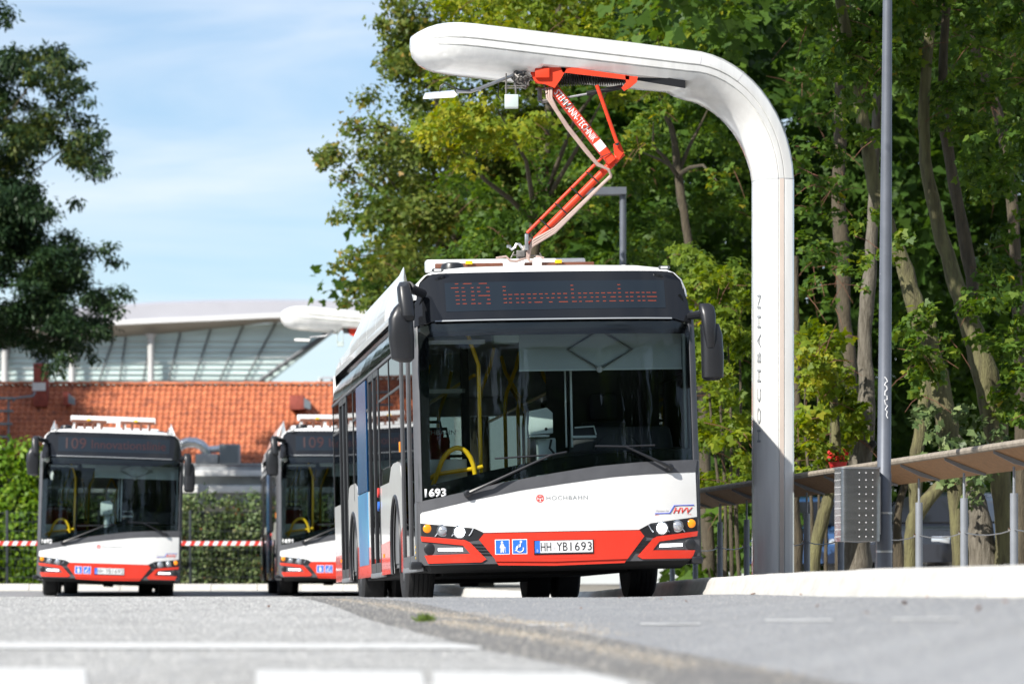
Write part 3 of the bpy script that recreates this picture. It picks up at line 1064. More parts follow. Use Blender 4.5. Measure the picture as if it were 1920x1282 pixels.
        fin.loft([[(sg * 1.25, 2.2, 2.93), (sg * 1.225, 2.2, 2.985), (sg * 1.19, 2.2, 3.0)],
                  [(sg * 1.258, 2.75, 2.92), (sg * 1.17, 2.75, 3.17), (sg * 1.12, 2.75, 3.05)],
                  [(sg * 1.262, 3.3, 2.90), (sg * 1.115, 3.3, 3.355), (sg * 1.06, 3.3, 3.08)],
                  [(sg * 1.262, 3.5, 2.88), (sg * 1.105, 3.5, 3.375), (sg * 1.06, 3.5, 3.08)],
                  [(sg * 1.264, 3.95, 2.86), (sg * 1.11, 3.95, 3.335), (sg * 1.07, 3.95, 3.09)]])
        fin.build('roof_fin', 'bus_white', roof, True, 40)
        y = 3.962
        while y < 10.6:
            y2 = min(y + 1.28, 10.9)
            cv = MB()
            dz = lambda q: -.22 * sstep(8.6, 11.2, q)
            cv.loft([[(sg * 1.266, q, 2.83), (sg * 1.262, q, 2.96), (sg * 1.19, q, 3.17 + dz(q) * .7), (sg * 1.115, q, 3.325 + dz(q)), (sg * 1.08, q, 3.31 + dz(q)), (sg * 1.15, q, 3.14 + dz(q) * .7), (sg * 1.21, q, 2.95), (sg * 1.22, q, 2.83)] for q in (y, (y + y2) / 2, y2 - .012)])
            cv.build('roof_cover', 'bus_white', roof, True, 40)
            y += 1.28
    eq = MB()
    eq.box(-.82, .82, 4.1, 4.3, 3.385, 3.505, .02)
    for x in (-.74, -.28, .22, .70):
        eq.box(x - .03, x + .03, 4.15, 4.25, 3.10, 3.39)
    eq.build('contact_beam', 'bus_white', roof)
    for (x0, x1) in ((-.80, -.12), (.10, .80)):
        c = MB()
        c.box(x0, x1, 3.3, 3.36, 3.335, 3.39, .006)
        c.build('contact_rail', 'copper_brown', roof)
        c = MB()
        for k in range(4):
            xx = x0 + .1 + k * (x1 - x0 - .2) / 3
            c.tube([(xx, 3.33, 3.09), (xx, 3.33, 3.34)], .025, 8)
        c.build('insulator', 'copper_brown', roof)
        c = MB()
        c.box(x0 + .3, x0 + .37, 3.26, 3.30, 3.375, 3.41, .006)
        c.build('yellow_marker', 'yellow_rail', roof)
    MB().box(.06, .14, 2.2, 2.35, 3.09, 3.34, .02).build('roof_box', 'bus_white', roof)
    MB().box(-.9, .9, 5.0, 7.4, 3.10, 3.33, .03).build('battery_cover', 'bus_white', roof)
    MB().box(-.9, .9, 8.0, 10.6, 3.10, 3.31, .03).build('climate_unit', 'bus_white', roof)
    MB().lathe([(.115, 3.09), (.115, 3.12), (.10, 3.165), (.07, 3.178), (.005, 3.18)], 24, 'z', (-.86, .95, 0)).build('antenna_dome', 'plastic_black', roof)
    MB().lathe([(.13, 3.09), (.13, 3.10), (.115, 3.12), (.01, 3.125)], 24, 'z', (.83, .95, 0)).build('antenna_base', 'plastic_black', roof)
    # --- side walls
    doors = ((.36, 1.93), (4.66, 6.04), (9.46, 10.68))
    A1 = arc(2.75, .50, .56, 200.9, -20.9)
    A2 = arc(8.62, .50, .56, 200.9, -20.9)
    walls = [[(1.95, .31)] + [(y, max(z, .31)) for (y, z) in A1] + [(4.64, .31), (4.64, 1.22), (3.50, 1.22), (3.36, 1.28), (3.22, 1.36), (2.95, 1.385), (2.40, 1.385), (2.12, 1.33), (1.95, 1.15)],
             [(6.06, .31)] + [(y, max(z, .31)) for (y, z) in A2] + [(9.44, .31), (9.44, 1.22), (9.3, 1.36), (9.0, 1.385), (8.3, 1.385), (8.0, 1.34), (7.85, 1.22), (6.06, 1.22)],
             [(10.70, .31), (11.85, .31), (11.9, 1.22), (10.70, 1.22)]]
    for ax, sg in (('x-', -1), ('x+', 1)):
        P = lambda nm, poly, m_, proud=0.0, thick=.02, par=root, step=.4: link_mesh(nm, panel_mesh(poly, sidefn, proud, thick, step, ax), m_, par, True, 30)
        for i, w in enumerate(walls):
            P('side_panel', w, 'bus_white')
        # red lower edge
        b1 = arc(2.75, .50, .565, 200, 163, 5)
        b2 = arc(2.75, .50, .565, 17, -20, 5)
        P('red_skirt', [(1.96, .305)] + b1 + [(2.12, .70), (1.96, .74)], 'bus_red', .003, .01)
        P('red_skirt', b2[::1][::-1] [::-1] + [(4.63, .305), (4.63, .62), (3.3, .64)], 'bus_red', .003, .01)
        b1 = arc(8.62, .50, .565, 200, 163, 5)
        b2 = arc(8.62, .50, .565, 17, -20, 5)
        P('red_skirt', [(6.07, .305)] + b1 + [(8.0, .66), (6.07, .62)], 'bus_red', .003, .01)
        P('red_skirt', b2 + [(9.43, .305), (9.43, .62), (9.2, .64)], 'bus_red', .003, .01)
        P('red_skirt', [(10.71, .305), (11.84, .305), (11.85, .62), (10.71, .62)], 'bus_red', .003, .01)
        for A in (A1, A2):
            ar = MB()
            ar.tube([(sg * (HW + .004), y, z) for (y, z) in A], .018, 6)
            ar.build('arch_trim', 'plastic_black', root)
            wl_ = MB()
            cy = 2.75 if A is A1 else 8.62
            wl_.loft([[(sg * xx, cy + .60 * math.cos(R(t)), .5 + .60 * math.sin(R(t))) for t in range(190, -11, -10)] for xx in (HW - .02, HW - .75)], cap=False, closed=False)
            wl_.build('wheel_well', 'under_black', root)
        # glazing, one pane per window
        wins = [(1.97, 3.30), (3.36, 4.62), (6.08, 7.22), (7.28, 8.4), (8.46, 9.42), (10.72, 11.86)]
        if sg > 0:
            wins += [(.45, 1.92), (4.68, 6.02), (9.48, 10.66)]
        for (a, b) in wins:
            z0 = 1.22 if not (1.9 < a < 3.4 or 8.2 < a < 9.3) else 1.385
            w = P('side_window', [(a, z0), (b, z0), (b, 2.44), (a, 2.44)], 'side_glass', -.004, .006)
            if z0 > 1.3:
                P('window_infill', [(a, 1.2), (b, 1.2), (b, 1.39), (a, 1.39)], 'frit_black', -.012, .006, w)
            fr = MB()
            for q in (a - .015, b + .015):
                fr.box(min(sg * (HW - .03), sg * (HW + .002)), max(sg * (HW - .03), sg * (HW + .002)), q - .022, q + .022, z0 - .03, 2.45)
            if b - a > 1.0:
                fr.box(min(sg * (HW - .03), sg * (HW + .003)), max(sg * (HW - .03), sg * (HW + .003)), a, b, 2.08, 2.105)
            fr.build('window_frame', 'plastic_black', w)
        if sg > 0:
            for (a, b) in doors:
                P('side_panel', [(a, .31), (b, .31), (b, 1.22), (a, 1.22)], 'bus_white')
        else:
            for k, (a, b) in enumerate(doors):
                mid = (a + b) / 2
                fr = MB()
                for (p, q) in ((a, a + .05), (mid - .045, mid - .004), (mid + .004, mid + .045), (b - .05, b)):
                    fr.box(-HW - .006, -HW + .035, p, q, .34, 2.44, .004)
                for (p, q) in ((a, mid - .004), (mid + .004, b)):
                    fr.box(-HW - .004, -HW + .03, p + .05, q - .045, .34, .44)
                    fr.box(-HW - .004, -HW + .03, p + .05, q - .045, 2.37, 2.44)
                d = fr.build('door', 'bus_grey' if k == 0 else 'plastic_black', root, True, 30)
                for (p, q) in ((a + .05, mid - .045), (mid + .045, b - .05)):
                    P('door_pane', [(p, .44), (q, .44), (q, 2.37), (p, 2.37)], 'side_glass', -.012, .006, d)
                gr = MB()
                for q in (mid - .10, mid + .10):
                    gr.tube([(-HW + .06, q, .7), (-HW + .06, q, 1.9)], .016, 8)
                gr.build('grab_rail', 'steel', d)
                MB().box(-HW - .012, -HW + .05, a, b, .29, .338, .008).build('door_sill', 'steel', d)
                if k == 1:
                    for (z, m_) in ((1.16, 'red_print'), (1.02, 'sign_blue')):
                        MB().lathe([(.05, -HW - .02), (.05, -HW - .008), (.05, -HW + .0)], 16, 'x', (0, a + .12, z)).build('door_sticker', m_, d)
            P('advert_panel', [(6.38, 1.235), (7.80, 1.235), (7.80, 2.42), (6.38, 2.42)], 'ad_blue', .007, .008)
            P('advert_panel', [(6.38, .44), (7.74, .44), (7.80, 1.225), (6.38, 1.225)], 'ad_light', .007, .008)
            for (y, z) in ((4.3, .50), (10.8, .55)):
                MB().box(-HW - .012, -HW, y - .03, y + .03, z - .02, z + .02, .004).build('side_marker', 'orange_lens', root)
            MB().box(-HW - .014, -HW - .002, 2.0, 2.06, 1.46, 1.56, .004).build('side_indicator', 'orange_lens', root)
            for z in (.41, .46, .51):
                MB().lathe([(.012, -1.322), (.012, -1.31)], 10, 'x', (0, .31, z)).build('door_button', 'yellow_rail', root)
        y = .36
        while y < 11.8:
            P('roof_band', [(y, 2.46), (min(y + 1.425, 11.85), 2.46), (min(y + 1.425, 11.85), 2.81), (y, 2.81)], 'gloss_black', .0, .015, root, .09)
            y += 1.435
        MB().box(min(sg * (HW - .02), sg * (HW + .012)), max(sg * (HW - .02), sg * (HW + .012)), .36, 11.86, 2.435, 2.465, .004).build('gutter_rail', 'bus_grey', root)
    rear = MB()
    rear.box(-1.28, 1.28, 11.86, 11.95, .32, 1.35, .02)
    rear.box(-1.28, 1.28, 11.86, 11.95, 2.3, 2.82, .02)
    for sg in (-1, 1):
        rear.box(min(sg * 1.28, sg * 1.12), max(sg * 1.28, sg * 1.12), 11.86, 11.95, 1.35, 2.3)
    rear.build('rear_wall', 'bus_white', root)
    MB().box(-1.12, 1.12, 11.90, 11.91, 1.35, 2.3).build('rear_window', 'side_glass', root)
    # --- chassis and wheels
    ch = MB()
    ch.box(-1.20, 1.20, .55, 2.12, .29, .36)
    ch.box(-.90, .90, 2.12, 3.4, .26, .36)
    ch.box(-1.20, 1.20, 3.4, 7.95, .28, .36)
    ch.box(-.62, .62, 7.95, 9.3, .24, .36)
    ch.box(-1.20, 1.20, 9.3, 11.85, .29, .36)
    ch.build('chassis', 'under_black', root)
    ax_ = MB()
    ax_.tube([(-1.0, 2.75, .42), (1.0, 2.75, .42)], .07, 10)
    ax_.tube([(-.6, 8.62, .45), (.6, 8.62, .45)], .13, 10)
    ax_.tube([(0, 8.62, .45), (0, 8.62, .2)], [.2, .1], 10)
    ax_.build('axle', 'under_black', root)
    for sg in (-1, 1):
        bus_wheel(root, sg * 1.24, 2.75, sg)
        bus_wheel(root, sg * 1.24, 8.62, sg, True)
    # --- cabin
    MB().box(-1.25, 1.25, .40, 11.84, .36, .40).build('floor', 'cabin_grey', root)
    MB().box(-1.18, 1.18, .50, 11.8, 2.52, 2.56).build('ceiling', 'cabin_ceiling', root)
    for sg in (-1, 1):
        MB().box(min(sg * 1.26, sg * 1.23), max(sg * 1.26, sg * 1.23), 1.95, 11.8, .40, 1.2).build('inner_lining', 'cabin_grey', root)
        MB().box(min(sg * 1.24, sg * .86), max(sg * 1.24, sg * .86), 2.05, 3.4, .40, 1.05, .04).build('wheel_box', 'cabin_grey', root)
        MB().box(min(sg * 1.24, sg * .70), max(sg * 1.24, sg * .70), 7.95, 9.3, .40, 1.05, .04).build('wheel_box', 'cabin_grey', root)
    MB().box(-1.22, -.80, .58, .62, .75, 1.325, .01).build('front_panel_pale', 'panel_pale', root)
    yr = MB()
    yr.tube([(-1.16, .50, 1.0), (-1.06, .50, 1.26), (-1.04, .50, 1.31), (-1.01, .50, 1.355), (-.97, .50, 1.395), (-.93, .50, 1.418), (-.89, .50, 1.425), (-.85, .50, 1.415), (-.81, .50, 1.385), (-.775, .50, 1.335), (-.75, .50, 1.27), (-.735, .50, 1.18), (-.725, .50, .9)], .023, 12)
    yr.tube([(-1.20, .52, 1.12), (-1.10, .52, 1.185), (-.72, .52, 1.235), (-.66, .52, 1.25)], .020, 10)
    yr.build('grab_hoop', 'yellow_rail', root)
    for (x, y) in ((-.66, .70), (-.10, 3.6), (.10, 4.2), (-.42, 3.0), (-.85, 5.4), (.62, 5.2), (-.95, 4.6), (-.5, 6.6), (.5, 7.2)):
        p = MB()
        p.tube([(x, y, .40), (x, y, 1.95), (x + .02, y, 2.1), (x + (.12 if x < 0 else -.12), y, 2.35), (x + (.16 if x < 0 else -.16), y, 2.52)] if y > 1 else [(x, y, .4), (x, y, 2.2), (x - .05, y, 2.35), (x - .1, y, 2.5)], .019, 8)
        p.build('handrail', 'yellow_rail', root)
    for x in (-.55, .55):
        MB().tube([(x, 2.2, 2.2), (x, 11.2, 2.2)], .018, 8).build('ceiling_rail', 'yellow_rail', root)
    seats = [(-1.0, 1.35 + 1.0, .95), (-1.0, 3.0, 1.05), (1.0, 3.4, 1.05), (-.6, 3.95, .75), (-1.02, 3.95, .75), (1.0, 4.6, .7), (.58, 4.6, .7), (1.0, 5.8, .7), (-1.0, 7.1, .75), (-.55, 7.1, .75), (1.0, 7.2, .75), (-1.0, 8.3, 1.05), (1.0, 8.4, 1.05), (-.9, 11.2, .8), (-.4, 11.2, .8), (.1, 11.2, .8), (.6, 11.2, .8)]
    for (x, y, z) in seats:
        s = MB()
        s.box(x - .21, x + .21, y - .02, y + .42, z, z + .09, .03)
        s.box(x - .21, x + .21, y - .08, y - .01, z + .02, z + .66, .03)
        so = s.build('seat', 'seat_red', root)
        g = MB()
        g.tube([(x - .20, y - .05, z + .60), (x - .18, y - .05, z + .74), (x + .18, y - .05, z + .74), (x + .20, y - .05, z + .60)], .016, 8)
        g.build('seat_grip', 'cabin_dark', so)
    # door side partition pillar and pane behind the front door
    MB().box(-.70, -.62, 2.0, 2.06, .4, 2.5, .01).build('partition_post', 'cabin_dark', root)
    MB().box(-1.24, -.70, 2.02, 2.03, 1.0, 2.4).build('partition_pane', 'windscreen_glass', root)
    MB().box(-1.22, -.66, 2.00, 2.05, 2.02, 2.06).build('partition_rail', 'panel_pale', root)
    # driver's place
    da = MB()
    da.loft([[(-.02, y, 1.0), (-.02, y, z1), (.35, y, z1 + .03), (.75, y, z1 + .02), (1.22, y, z1 + .05), (1.22, y, 1.0)] for (y, z1) in ((.32, 1.27), (.45, 1.33), (.7, 1.36), (.95, 1.30))])
    da.build('dashboard', 'cabin_dark', root)
    MB().box(-1.22, -.02, .30, .45, .42, 1.0).build('kick_panel', 'cabin_dark', root)
    cd = MB()
    cd.loft([sup_ring(.70, .95, 1.36, .50, .06), sup_ring(.70, .97, 1.50, .49, .05), sup_ring(.70, .99, 1.60, .47, .035), sup_ring(.70, .99, 1.62, .44, .02)])
    cd.build('cab_shelf', 'cabin_dark', root)
    sw = MB()
    sw.tube([(.66 + .235 * math.cos(R(t)), .86 + .10 * math.sin(R(t)), 1.36 + .20 * math.sin(R(t))) for t in range(0, 361, 15)], .016, 8)
    sw.tube([(.45, .86, 1.36), (.87, .86, 1.36)], .02, 8)
    sw.build('steering_wheel', 'cabin_dark', root)
    ds = MB()
    ds.box(.44, .90, 1.45, 1.90, .85, 1.0, .04)
    ds.box(.45, .89, 1.86, 1.98, .98, 1.72, .05)
    ds.box(.54, .80, 1.88, 1.97, 1.74, 1.98, .05)
    ds.build('driver_seat', 'seat_dark', root)
    cp = MB()
    cp.box(.14, .17, 1.0, 2.1, .4, 1.35)
    cp.box(.14, 1.24, 2.08, 2.12, .4, 2.5)
    cp.build('cab_wall', 'cabin_dark', root)
    for (x, w) in ((.135, .012), (.185, .018)):
        MB().box(x, x + w, .62, .66, 1.42, 2.30).build('cab_frame', 'panel_pale', root)
    hk = MB()
    hk.box(.19, .42, .60, .66, 1.50, 1.525, .006)
    hk.tube([(.22, .62, 1.60), (.40, .62, 1.61), (.42, .62, 1.53)], .008, 6)
    hk.build('cab_shelf_bracket', 'panel_pale', root)
    tk = MB()
    tk.loft([[(-.185, y, 1.55), (.035, y, 1.56), (.035, y, 1.75), (-.02, y, 1.80), (-.185, y, 1.77)] for y in (.78, 1.0)])
    tk.box(-.18, .0, .76, 1.0, 1.525, 1.545, .006)
    tko = tk.build('ticket_machine', 'panel_pale', root, True, 30)
    MB().box(-.11, .07, .84, .98, 1.05, 1.52, .02).build('machine_stand', 'panel_pale', tko)
    MB().tube([(.02, .80, 1.50), (.0, .78, 1.42), (.06, .79, 1.35)], .012, 6).build('machine_cable', 'cabin_dark', tko)
    MB().lathe([(.014, .772), (.014, .782)], 10, 'y', (-.03, 0, 1.60)).build('machine_button', 'cabin_dark', tko)
    zb = 2.13 if lit else 2.22
    bld = MB()
    bld.box(-.31, 1.21, .42, .425, zb, 2.52)
    bd = bld.build('sun_blind', 'blind', root)
    MB().box(-.315, 1.215, .412, .432, zb - .012, zb + .004, .003).build('blind_bar', 'panel_pale', bd)
    br = MB()
    for pts in (((.435, 2.13), (.14, 2.31), (.44, 2.49)), ((.435, 2.13), (.745, 2.305), (.44, 2.49))):
        br.tube([(x, .400 if i == 0 else .395, z + (zb - 2.13) * (1 - i / 2)) for i, (x, z) in enumerate(pts)], .011, 6)
    br.lathe([(.03, .385), (.03, .41)], 14, 'y', (.435, 0, zb - .005))
    br.build('blind_arm', 'steel', bd)
    MB().box(-.55, -.30, .40, .60, 2.38, 2.54, .03).build('inner_mirror_housing', 'panel_pale', root)
    MB().box(-1.15, -.62, .46, .48, 2.38, 2.42).build('header_trim', 'steel', root)
    place_text('door_lettering', 'HOCHBAHN', .40, .045, 'white_print', root, lambda x, y, z: (-1.16 + x, 2.015 + y * 0, 1.62 + z), ext=0)
    return root


def bus_matrix(x, y, z, head, pitch, roll):
    return Matrix.Translation((x, y, z)) @ Matrix.Rotation(R(head), 4, 'Z') @ Matrix.Rotation(R(pitch), 4, 'X') @ Matrix.Rotation(R(roll), 4, 'Y')


BUS_M = bus_matrix(.4225 + .047, 35.14, 0, 6.37, -.5, -1.2)
build_bus('near white and red bus numbered 1693, charging from the pantograph, headlights lit', BUS_M, '1693', True)
build_bus('far bus numbered 1692, leftmost of the three, parked before hedge and fence', bus_matrix(-7.42, 70.5, -.065, 6.0, 0, 1.7), '1692', False)
build_bus('middle bus numbered 1691, half hidden behind the near bus', bus_matrix(-2.97, 70.5, -.03, 5.4, 0, .1), '1691', False)
# ------------------------------------------------------------------ charging masts with pantographs
SEC = [(0, .07), (.30, .065), (.42, .045), (.475, .01), (.49, -.04), (.492, -.10), (.470, -.104), (.470, -.112), (.490, -.116), (.488, -.175), (.466, -.179), (.466, -.187), (.482, -.191), (.44, -.27), (.34, -.345), (.20, -.395), (0, -.41)]
SEC_FULL = SEC + [(-v, h) for (v, h) in SEC[-2:0:-1]]


def mast(label, base, u, low=False):
    """base: foot of the column; u: horizontal unit vector along the arm"""
    base = Vector(base)
    u = Vector((u[0], u[1], 0)).normalized()
    side = Vector((-u.y, u.x, 0))
    root = empty('charging_mast', label, 'charging mast', 'overhead charging masts', loc=base)
    # centre line in (distance along u, height); the section's "top" looks up on the arm and outwards on the column
    path = [(0, 0.0), (0, 1.2), (0, 2.4), (0, 3.55), (0, 4.05)]
    c, rad, slope = (1.08, 4.05), 1.08, 4.6
    for k in range(1, 15):
        t = R((90 - slope) * k / 14)
        path.append((c[0] - rad * math.cos(t), c[1] + rad * 1.12 * math.sin(t)))
    ux, uz = math.cos(R(slope)), math.sin(R(slope))
    L = path[-1]
    arm_len = 2.78
    ks = (.3, .6, 1.0, 1.3, 1.50, 1.56, 1.8, 2.05, 2.2, 2.35, 2.48, 2.58, 2.66, 2.72, 2.76, 2.78)
    for k in ks:
        path.append((L[0] + ux * k, L[1] + uz * k))
    rings = []
    n = len(path)
    for i, (a, z) in enumerate(path):
        a0, z0 = path[max(i - 1, 0)]
        a1, z1 = path[min(i + 1, n - 1)]
        d = Vector((a1 - a0, z1 - z0)).normalized()
        nrm = Vector((-d.y, d.x))
        s_v, s_h, off = .58, .76, .130
        if i >= 5:
            f = min(1, (i - 4) / 16)
            s_v = .58 + .42 * f
            s_h = .76 + .26 * f
        q = (Vector(path[i]) - Vector(L)).length if i > 18 else 0
        if q:
            e = max(0, (q - (arm_len - .60)) / .60)
            s_v *= math.sqrt(max(0.0004, 1 - e ** 2.1))
            s_h *= .02 + .98 * math.sqrt(max(0, 1 - e ** 3.2))
            off = -.11 * e ** 3
        opening = 15 <= i and q < 1.53
        ring = []
        for (v, h) in SEC_FULL:
            hh = h * s_h + (off if q else off * (1 if i < 5 else max(0.0, 1 - (i - 4) / 14)))
            if opening:
                hh = max(hh, -(.30 + .11 * max(0, (18 - i) / 3)) * s_h)
            p = u * (a + nrm.x * hh) + Vector((0, 0, z + nrm.y * hh)) + side * (v * s_v)
            ring.append(p)
        rings.append(ring)
    mb = MB()
    mb.loft(rings[:5])
    colm = mb.build('column', 'mast_white', root, True, 32)
    mb = MB()
    mb.loft(rings[4:])
    arm = mb.build('arm', 'mast_white', root, True, 32)
    # joint line between column and arm, and the cream strip in the groove
    jn = MB()
    jr = [p * 1.0 for p in rings[4]]
    cc = sum(jr, Vector()) / len(jr)
    for dz0, dz1 in ((-.004, .004),):
        jn.loft([[cc + (p - cc) * 1.004 + Vector((0, 0, dz)) for p in jr] for dz in (dz0, dz1)])
    jn.build('joint_line', 'grey_print', root, False)
    for sg in (1, -1):
        g = MB()
        idx = [8, 9] if sg > 0 else [len(SEC_FULL) - 8, len(SEC_FULL) - 9]
        for (i0, i1) in ((0, 4),):
            ring_a = []
            for i in range(i0, i1 + 1):
                pa, pb = rings[i][idx[0]], rings[i][idx[1]]
                nn = side * sg * .0025
                ring_a.append([pa + nn, pb + nn])
            g.loft(ring_a, cap=False, closed=False)
        g.build('side_strip', 'mast_cream', colm, False)
    for (i_, nm) in ((13, 'panel_seam'), (17, 'panel_seam'), (28, 'panel_seam')):
        if i_ < len(rings):
            c_ = sum(rings[i_], Vector()) / len(rings[i_])
            dd_ = (Vector((u.x * (path[i_][0] - path[i_ - 1][0]), u.y * (path[i_][0] - path[i_ - 1][0]), path[i_][1] - path[i_ - 1][1]))).normalized() * .003
            MB().loft([[c_ + (p - c_) * 1.003 + dd_ * q for p in rings[i_][:9]] for q in (-1, 1)], cap=False, closed=False).build(nm, 'pale_print', arm, False)
    MB().loft([[cc + (p - cc) * 1.012 + Vector((0, 0, dz - 4.05 + .0)) for p in jr] for dz in (.0, .012)]).build('base_joint', 'grey_print', root, False)
    return root, path, L, (ux, uz), side, u


MB_BASE = Vector((2.645, 39.2, .205))
U_ARM = Vector((-.968, -.25, 0)).normalized()
m1, mpath, mL, (mux, muz), mside, mu = mast('tall white charging mast with curved arm reaching over the near bus', MB_BASE, U_ARM)
mi = MB_BASE


def rel(p):
    return Vector(p) - MB_BASE


DP = 38.35
W = lambda px, py, d=DP: rel(at(px, py, d))
# lettering on the column's left face, reading upwards
tm = text_mesh('HOCHBAHN', 1.50, .060, space=1.35, ext=.001)
for v in tm.vertices:
    q = v.co.copy()
    s_ = min(q.z, .04)
    s2 = max(0, q.z - .04)
    v.co = mu * (.153 + s_ * .425 + s2 * .1) + mside * (.152 - s_ * .905 - s2) + Vector((0, 0, 1.38 + q.x)) + (mu * .93 + mside * .36) * (.012 - q.y)
link_mesh('mast_lettering', tm, 'grey_print', m1, False)
# black block standing for shade in the arm's opening, then the red carriage
rc = MB()
rc.loft([[W(984, 130, d) for d in (38.36, 38.62)] + [W(984, 112, d) for d in (38.62, 38.36)],
         [W(1200, 152, d) for d in (38.45, 38.7)] + [W(1200, 136, d) for d in (38.7, 38.45)],
         [W(1285, 166, d) for d in (38.5, 38.75)] + [W(1285, 152, d) for d in (38.75, 38.5)]])
rc.build('recess_shade', 'spring_black', m1)
pg = MB()
for d in (38.22, 38.56):
    pg.prism([W(988, 118, d), W(1055, 122, d), W(1062, 130, d), W(1052, 148, d), W(1040, 165, d), (W(1022, 158, d)), W(1004, 156, d), W(996, 140, d)], (0, .03, 0))
    pg.prism([W(1050, 124, d), W(1180, 142, d), W(1180, 150, d), W(1055, 136, d)], (0, .03, 0))
    pg.prism([W(1172, 142, d), W(1196, 144, d), W(1194, 154, d), W(1182, 164, d), W(1170, 171, d), W(1165, 165, d), W(1174, 155, d)], (0, .03, 0))
pg.box(*sum(([a, b] for a, b in zip(W(1000, 150, 38.18), W(1040, 140, 38.5))), [])) if False else None
pan = pg.build('pantograph_frame', 'panto_red', m1, True, 30)
x = MB()
x.box(W(1003, 150).x, W(1030, 150).x, -1.02, -.72, W(0, 150).z, W(0, 132).z, .01)
x.build('frame_block', 'panto_red', pan)
for k, (a, b) in enumerate((((1042, 150), (1110, 146)), ((1110, 148), (1176, 146)))):
    sp = MB()
    n = 15
    A, B = W(*a, 38.42 + .1 * k), W(*b, 38.42 + .1 * k)
    for i in range(n):
        p = A.lerp(B, (i + .5) / n)
        dd = (B - A) / n
        sp.tube([p - dd * .45, p - dd * .12, p + dd * .12, p + dd * .45], [.052, .072, .072, .052], 14, False)
    sp.build('spring', 'spring_black', pan)
MB().tube([W(1100, 176), W(1168, 163)], .024, 12).build('damper', 'spring_black', pan)
MB().tube([W(1064, 183), W(1102, 176)], .011, 8).build('damper_rod', 'steel', pan)
gr = MB()
gr.box(W(963, 0).x, W(988, 0).x, -1.0, -.75, W(0, 160).z, W(0, 134).z, .01)
for i in range(40):
    p = W(random.uniform(963, 990), random.uniform(132, 162), 38.15 + random.uniform(0, .2))
    gr.tube([p, p + Vector((random.uniform(-.06, .06), random.uniform(-.05, .05), random.uniform(-.05, .05)))], .012, 6)
gr.build('winch_gear', 'panto_grey', pan)
gr = MB()
gr.tube([W(1022, 128), W(1022, 170)], .014, 8)
gr.tube([W(1004, 166), W(1035, 168)], .014, 8)
gr.tube([W(1012, 165), W(1012, 190)], .022, 8)
gr.tube([W(1015, 191), W(1036, 187)], .02, 8)
gr.build('linkage', 'panto_grey', pan)
# arms
ua = MB()
A, B = W(1033, 160), W(1148, 304)
dirn = (B - A).normalized()
nrm = Vector((dirn.z, 0, -dirn.x)).normalized()
if nrm.x < 0:
    nrm = -nrm
half = .050
ringA = [A + nrm * half * a + Vector((0, b * .055, 0)) for (a, b) in ((-1, -.6), (-.75, -1), (.75, -1), (1, -.6), (1, .6), (.75, 1), (-.75, 1), (-1, .6))]
ua.loft([ringA, [p + (B - A) * .55 for p in ringA], [p + (B - A) for p in ringA]])
upa = ua.build('upper_arm', 'panto_red', m1, True, 30)
tw = (B - A).length
tm = text_mesh('STEMMANN-TECHNIK', tw * .64, .072, ext=.001, space=1.0, bold=.015)
for v in tm.vertices:
    q = v.co.copy()
    v.co = A + dirn * (tw * .085 + q.x) + nrm * (q.z - .036) + Vector((0, -.0565 + q.y, 0))
link_mesh('arm_lettering', tm, 'white_print', upa, False)
st = MB()
p0, p1 = A + dirn * tw * .745, A + dirn * tw * .845
st.prism([p0 - nrm * .045 + Vector((0, -.057, 0)), p1 - nrm * .045 + Vector((0, -.057, 0)), p1 + nrm * .045 + Vector((0, -.057, 0)), p0 + nrm * .045 + Vector((0, -.057, 0))], (0, .001, 0))
st.build('arm_sticker', 'white_print', upa, False)
la = MB()
C, D = W(1167, 286, 38.42), W(984, 470, 38.42)
la.tube([C, C.lerp(D, .5), D], [.039, .036, .034], 14)
lwa = la.build('lower_arm', 'panto_red', m1)
x = MB()
x.prism([W(1150, 270, 38.36), W(1162, 266, 38.36), W(1170, 285, 38.36), W(1160, 300, 38.36), W(1152, 288, 38.36)], (0, .09, 0))
x.prism([W(1138, 290, 38.33), W(1146, 286, 38.33), W(1158, 300, 38.33), W(1148, 314, 38.33), W(1136, 306, 38.33)], (0, .12, 0))
x.build('knuckle', 'panto_red', lwa, True, 30)
for (a, b) in ((1157, 269), (1144, 299), (1138, 288), (1033, 144)):
    x = MB()
    x.lathe([(.022, W(0, 0, 38.30).y), (.022, W(0, 0, 38.33).y), (.012, W(0, 0, 38.335).y)], 10, 'y', (W(a, b, 38.3).x, 0, W(a, b, 38.3).z))
    x.build('bolt', 'chrome', lwa)
MB().tube([W(1119, 160, 38.25), W(1157, 268, 38.30)], .020, 10).build('guide_rod', 'panto_red', m1)
MB().tube([W(1134, 290, 38.46), W(988, 437, 38.50)], .016, 10).build('guide_rod', 'panto_red', m1)
hs = MB()
for k in range(3):
    o = k * .012
    hs.tube([W(1034 - k * 5, 165, 38.28 + o), W(1034 - k * 4, 184, 38.24 + o), W(1044 - k * 2, 205, 38.24), W(1066 - k, 238 + k * 2, 38.26 + o), W(1101 - k, 282 + k * 2, 38.27), W(1120, 306 + k * 2, 38.30), W(1140 + k, 318, 38.30), W(1146, 328 + k * 2, 38.32)], .0125, 8)
    hs.tube([W(1146, 328 + k * 2, 38.32), W(1138, 336 + k, 38.32), W(1100, 372 + k * 2, 38.34), W(1040, 428 + k * 4, 38.34), W(1000, 450 + k * 5, 38.33), W(990 + k * 2, 466, 38.33), W(987 + k * 2, 485, 38.33)], .0125, 8)
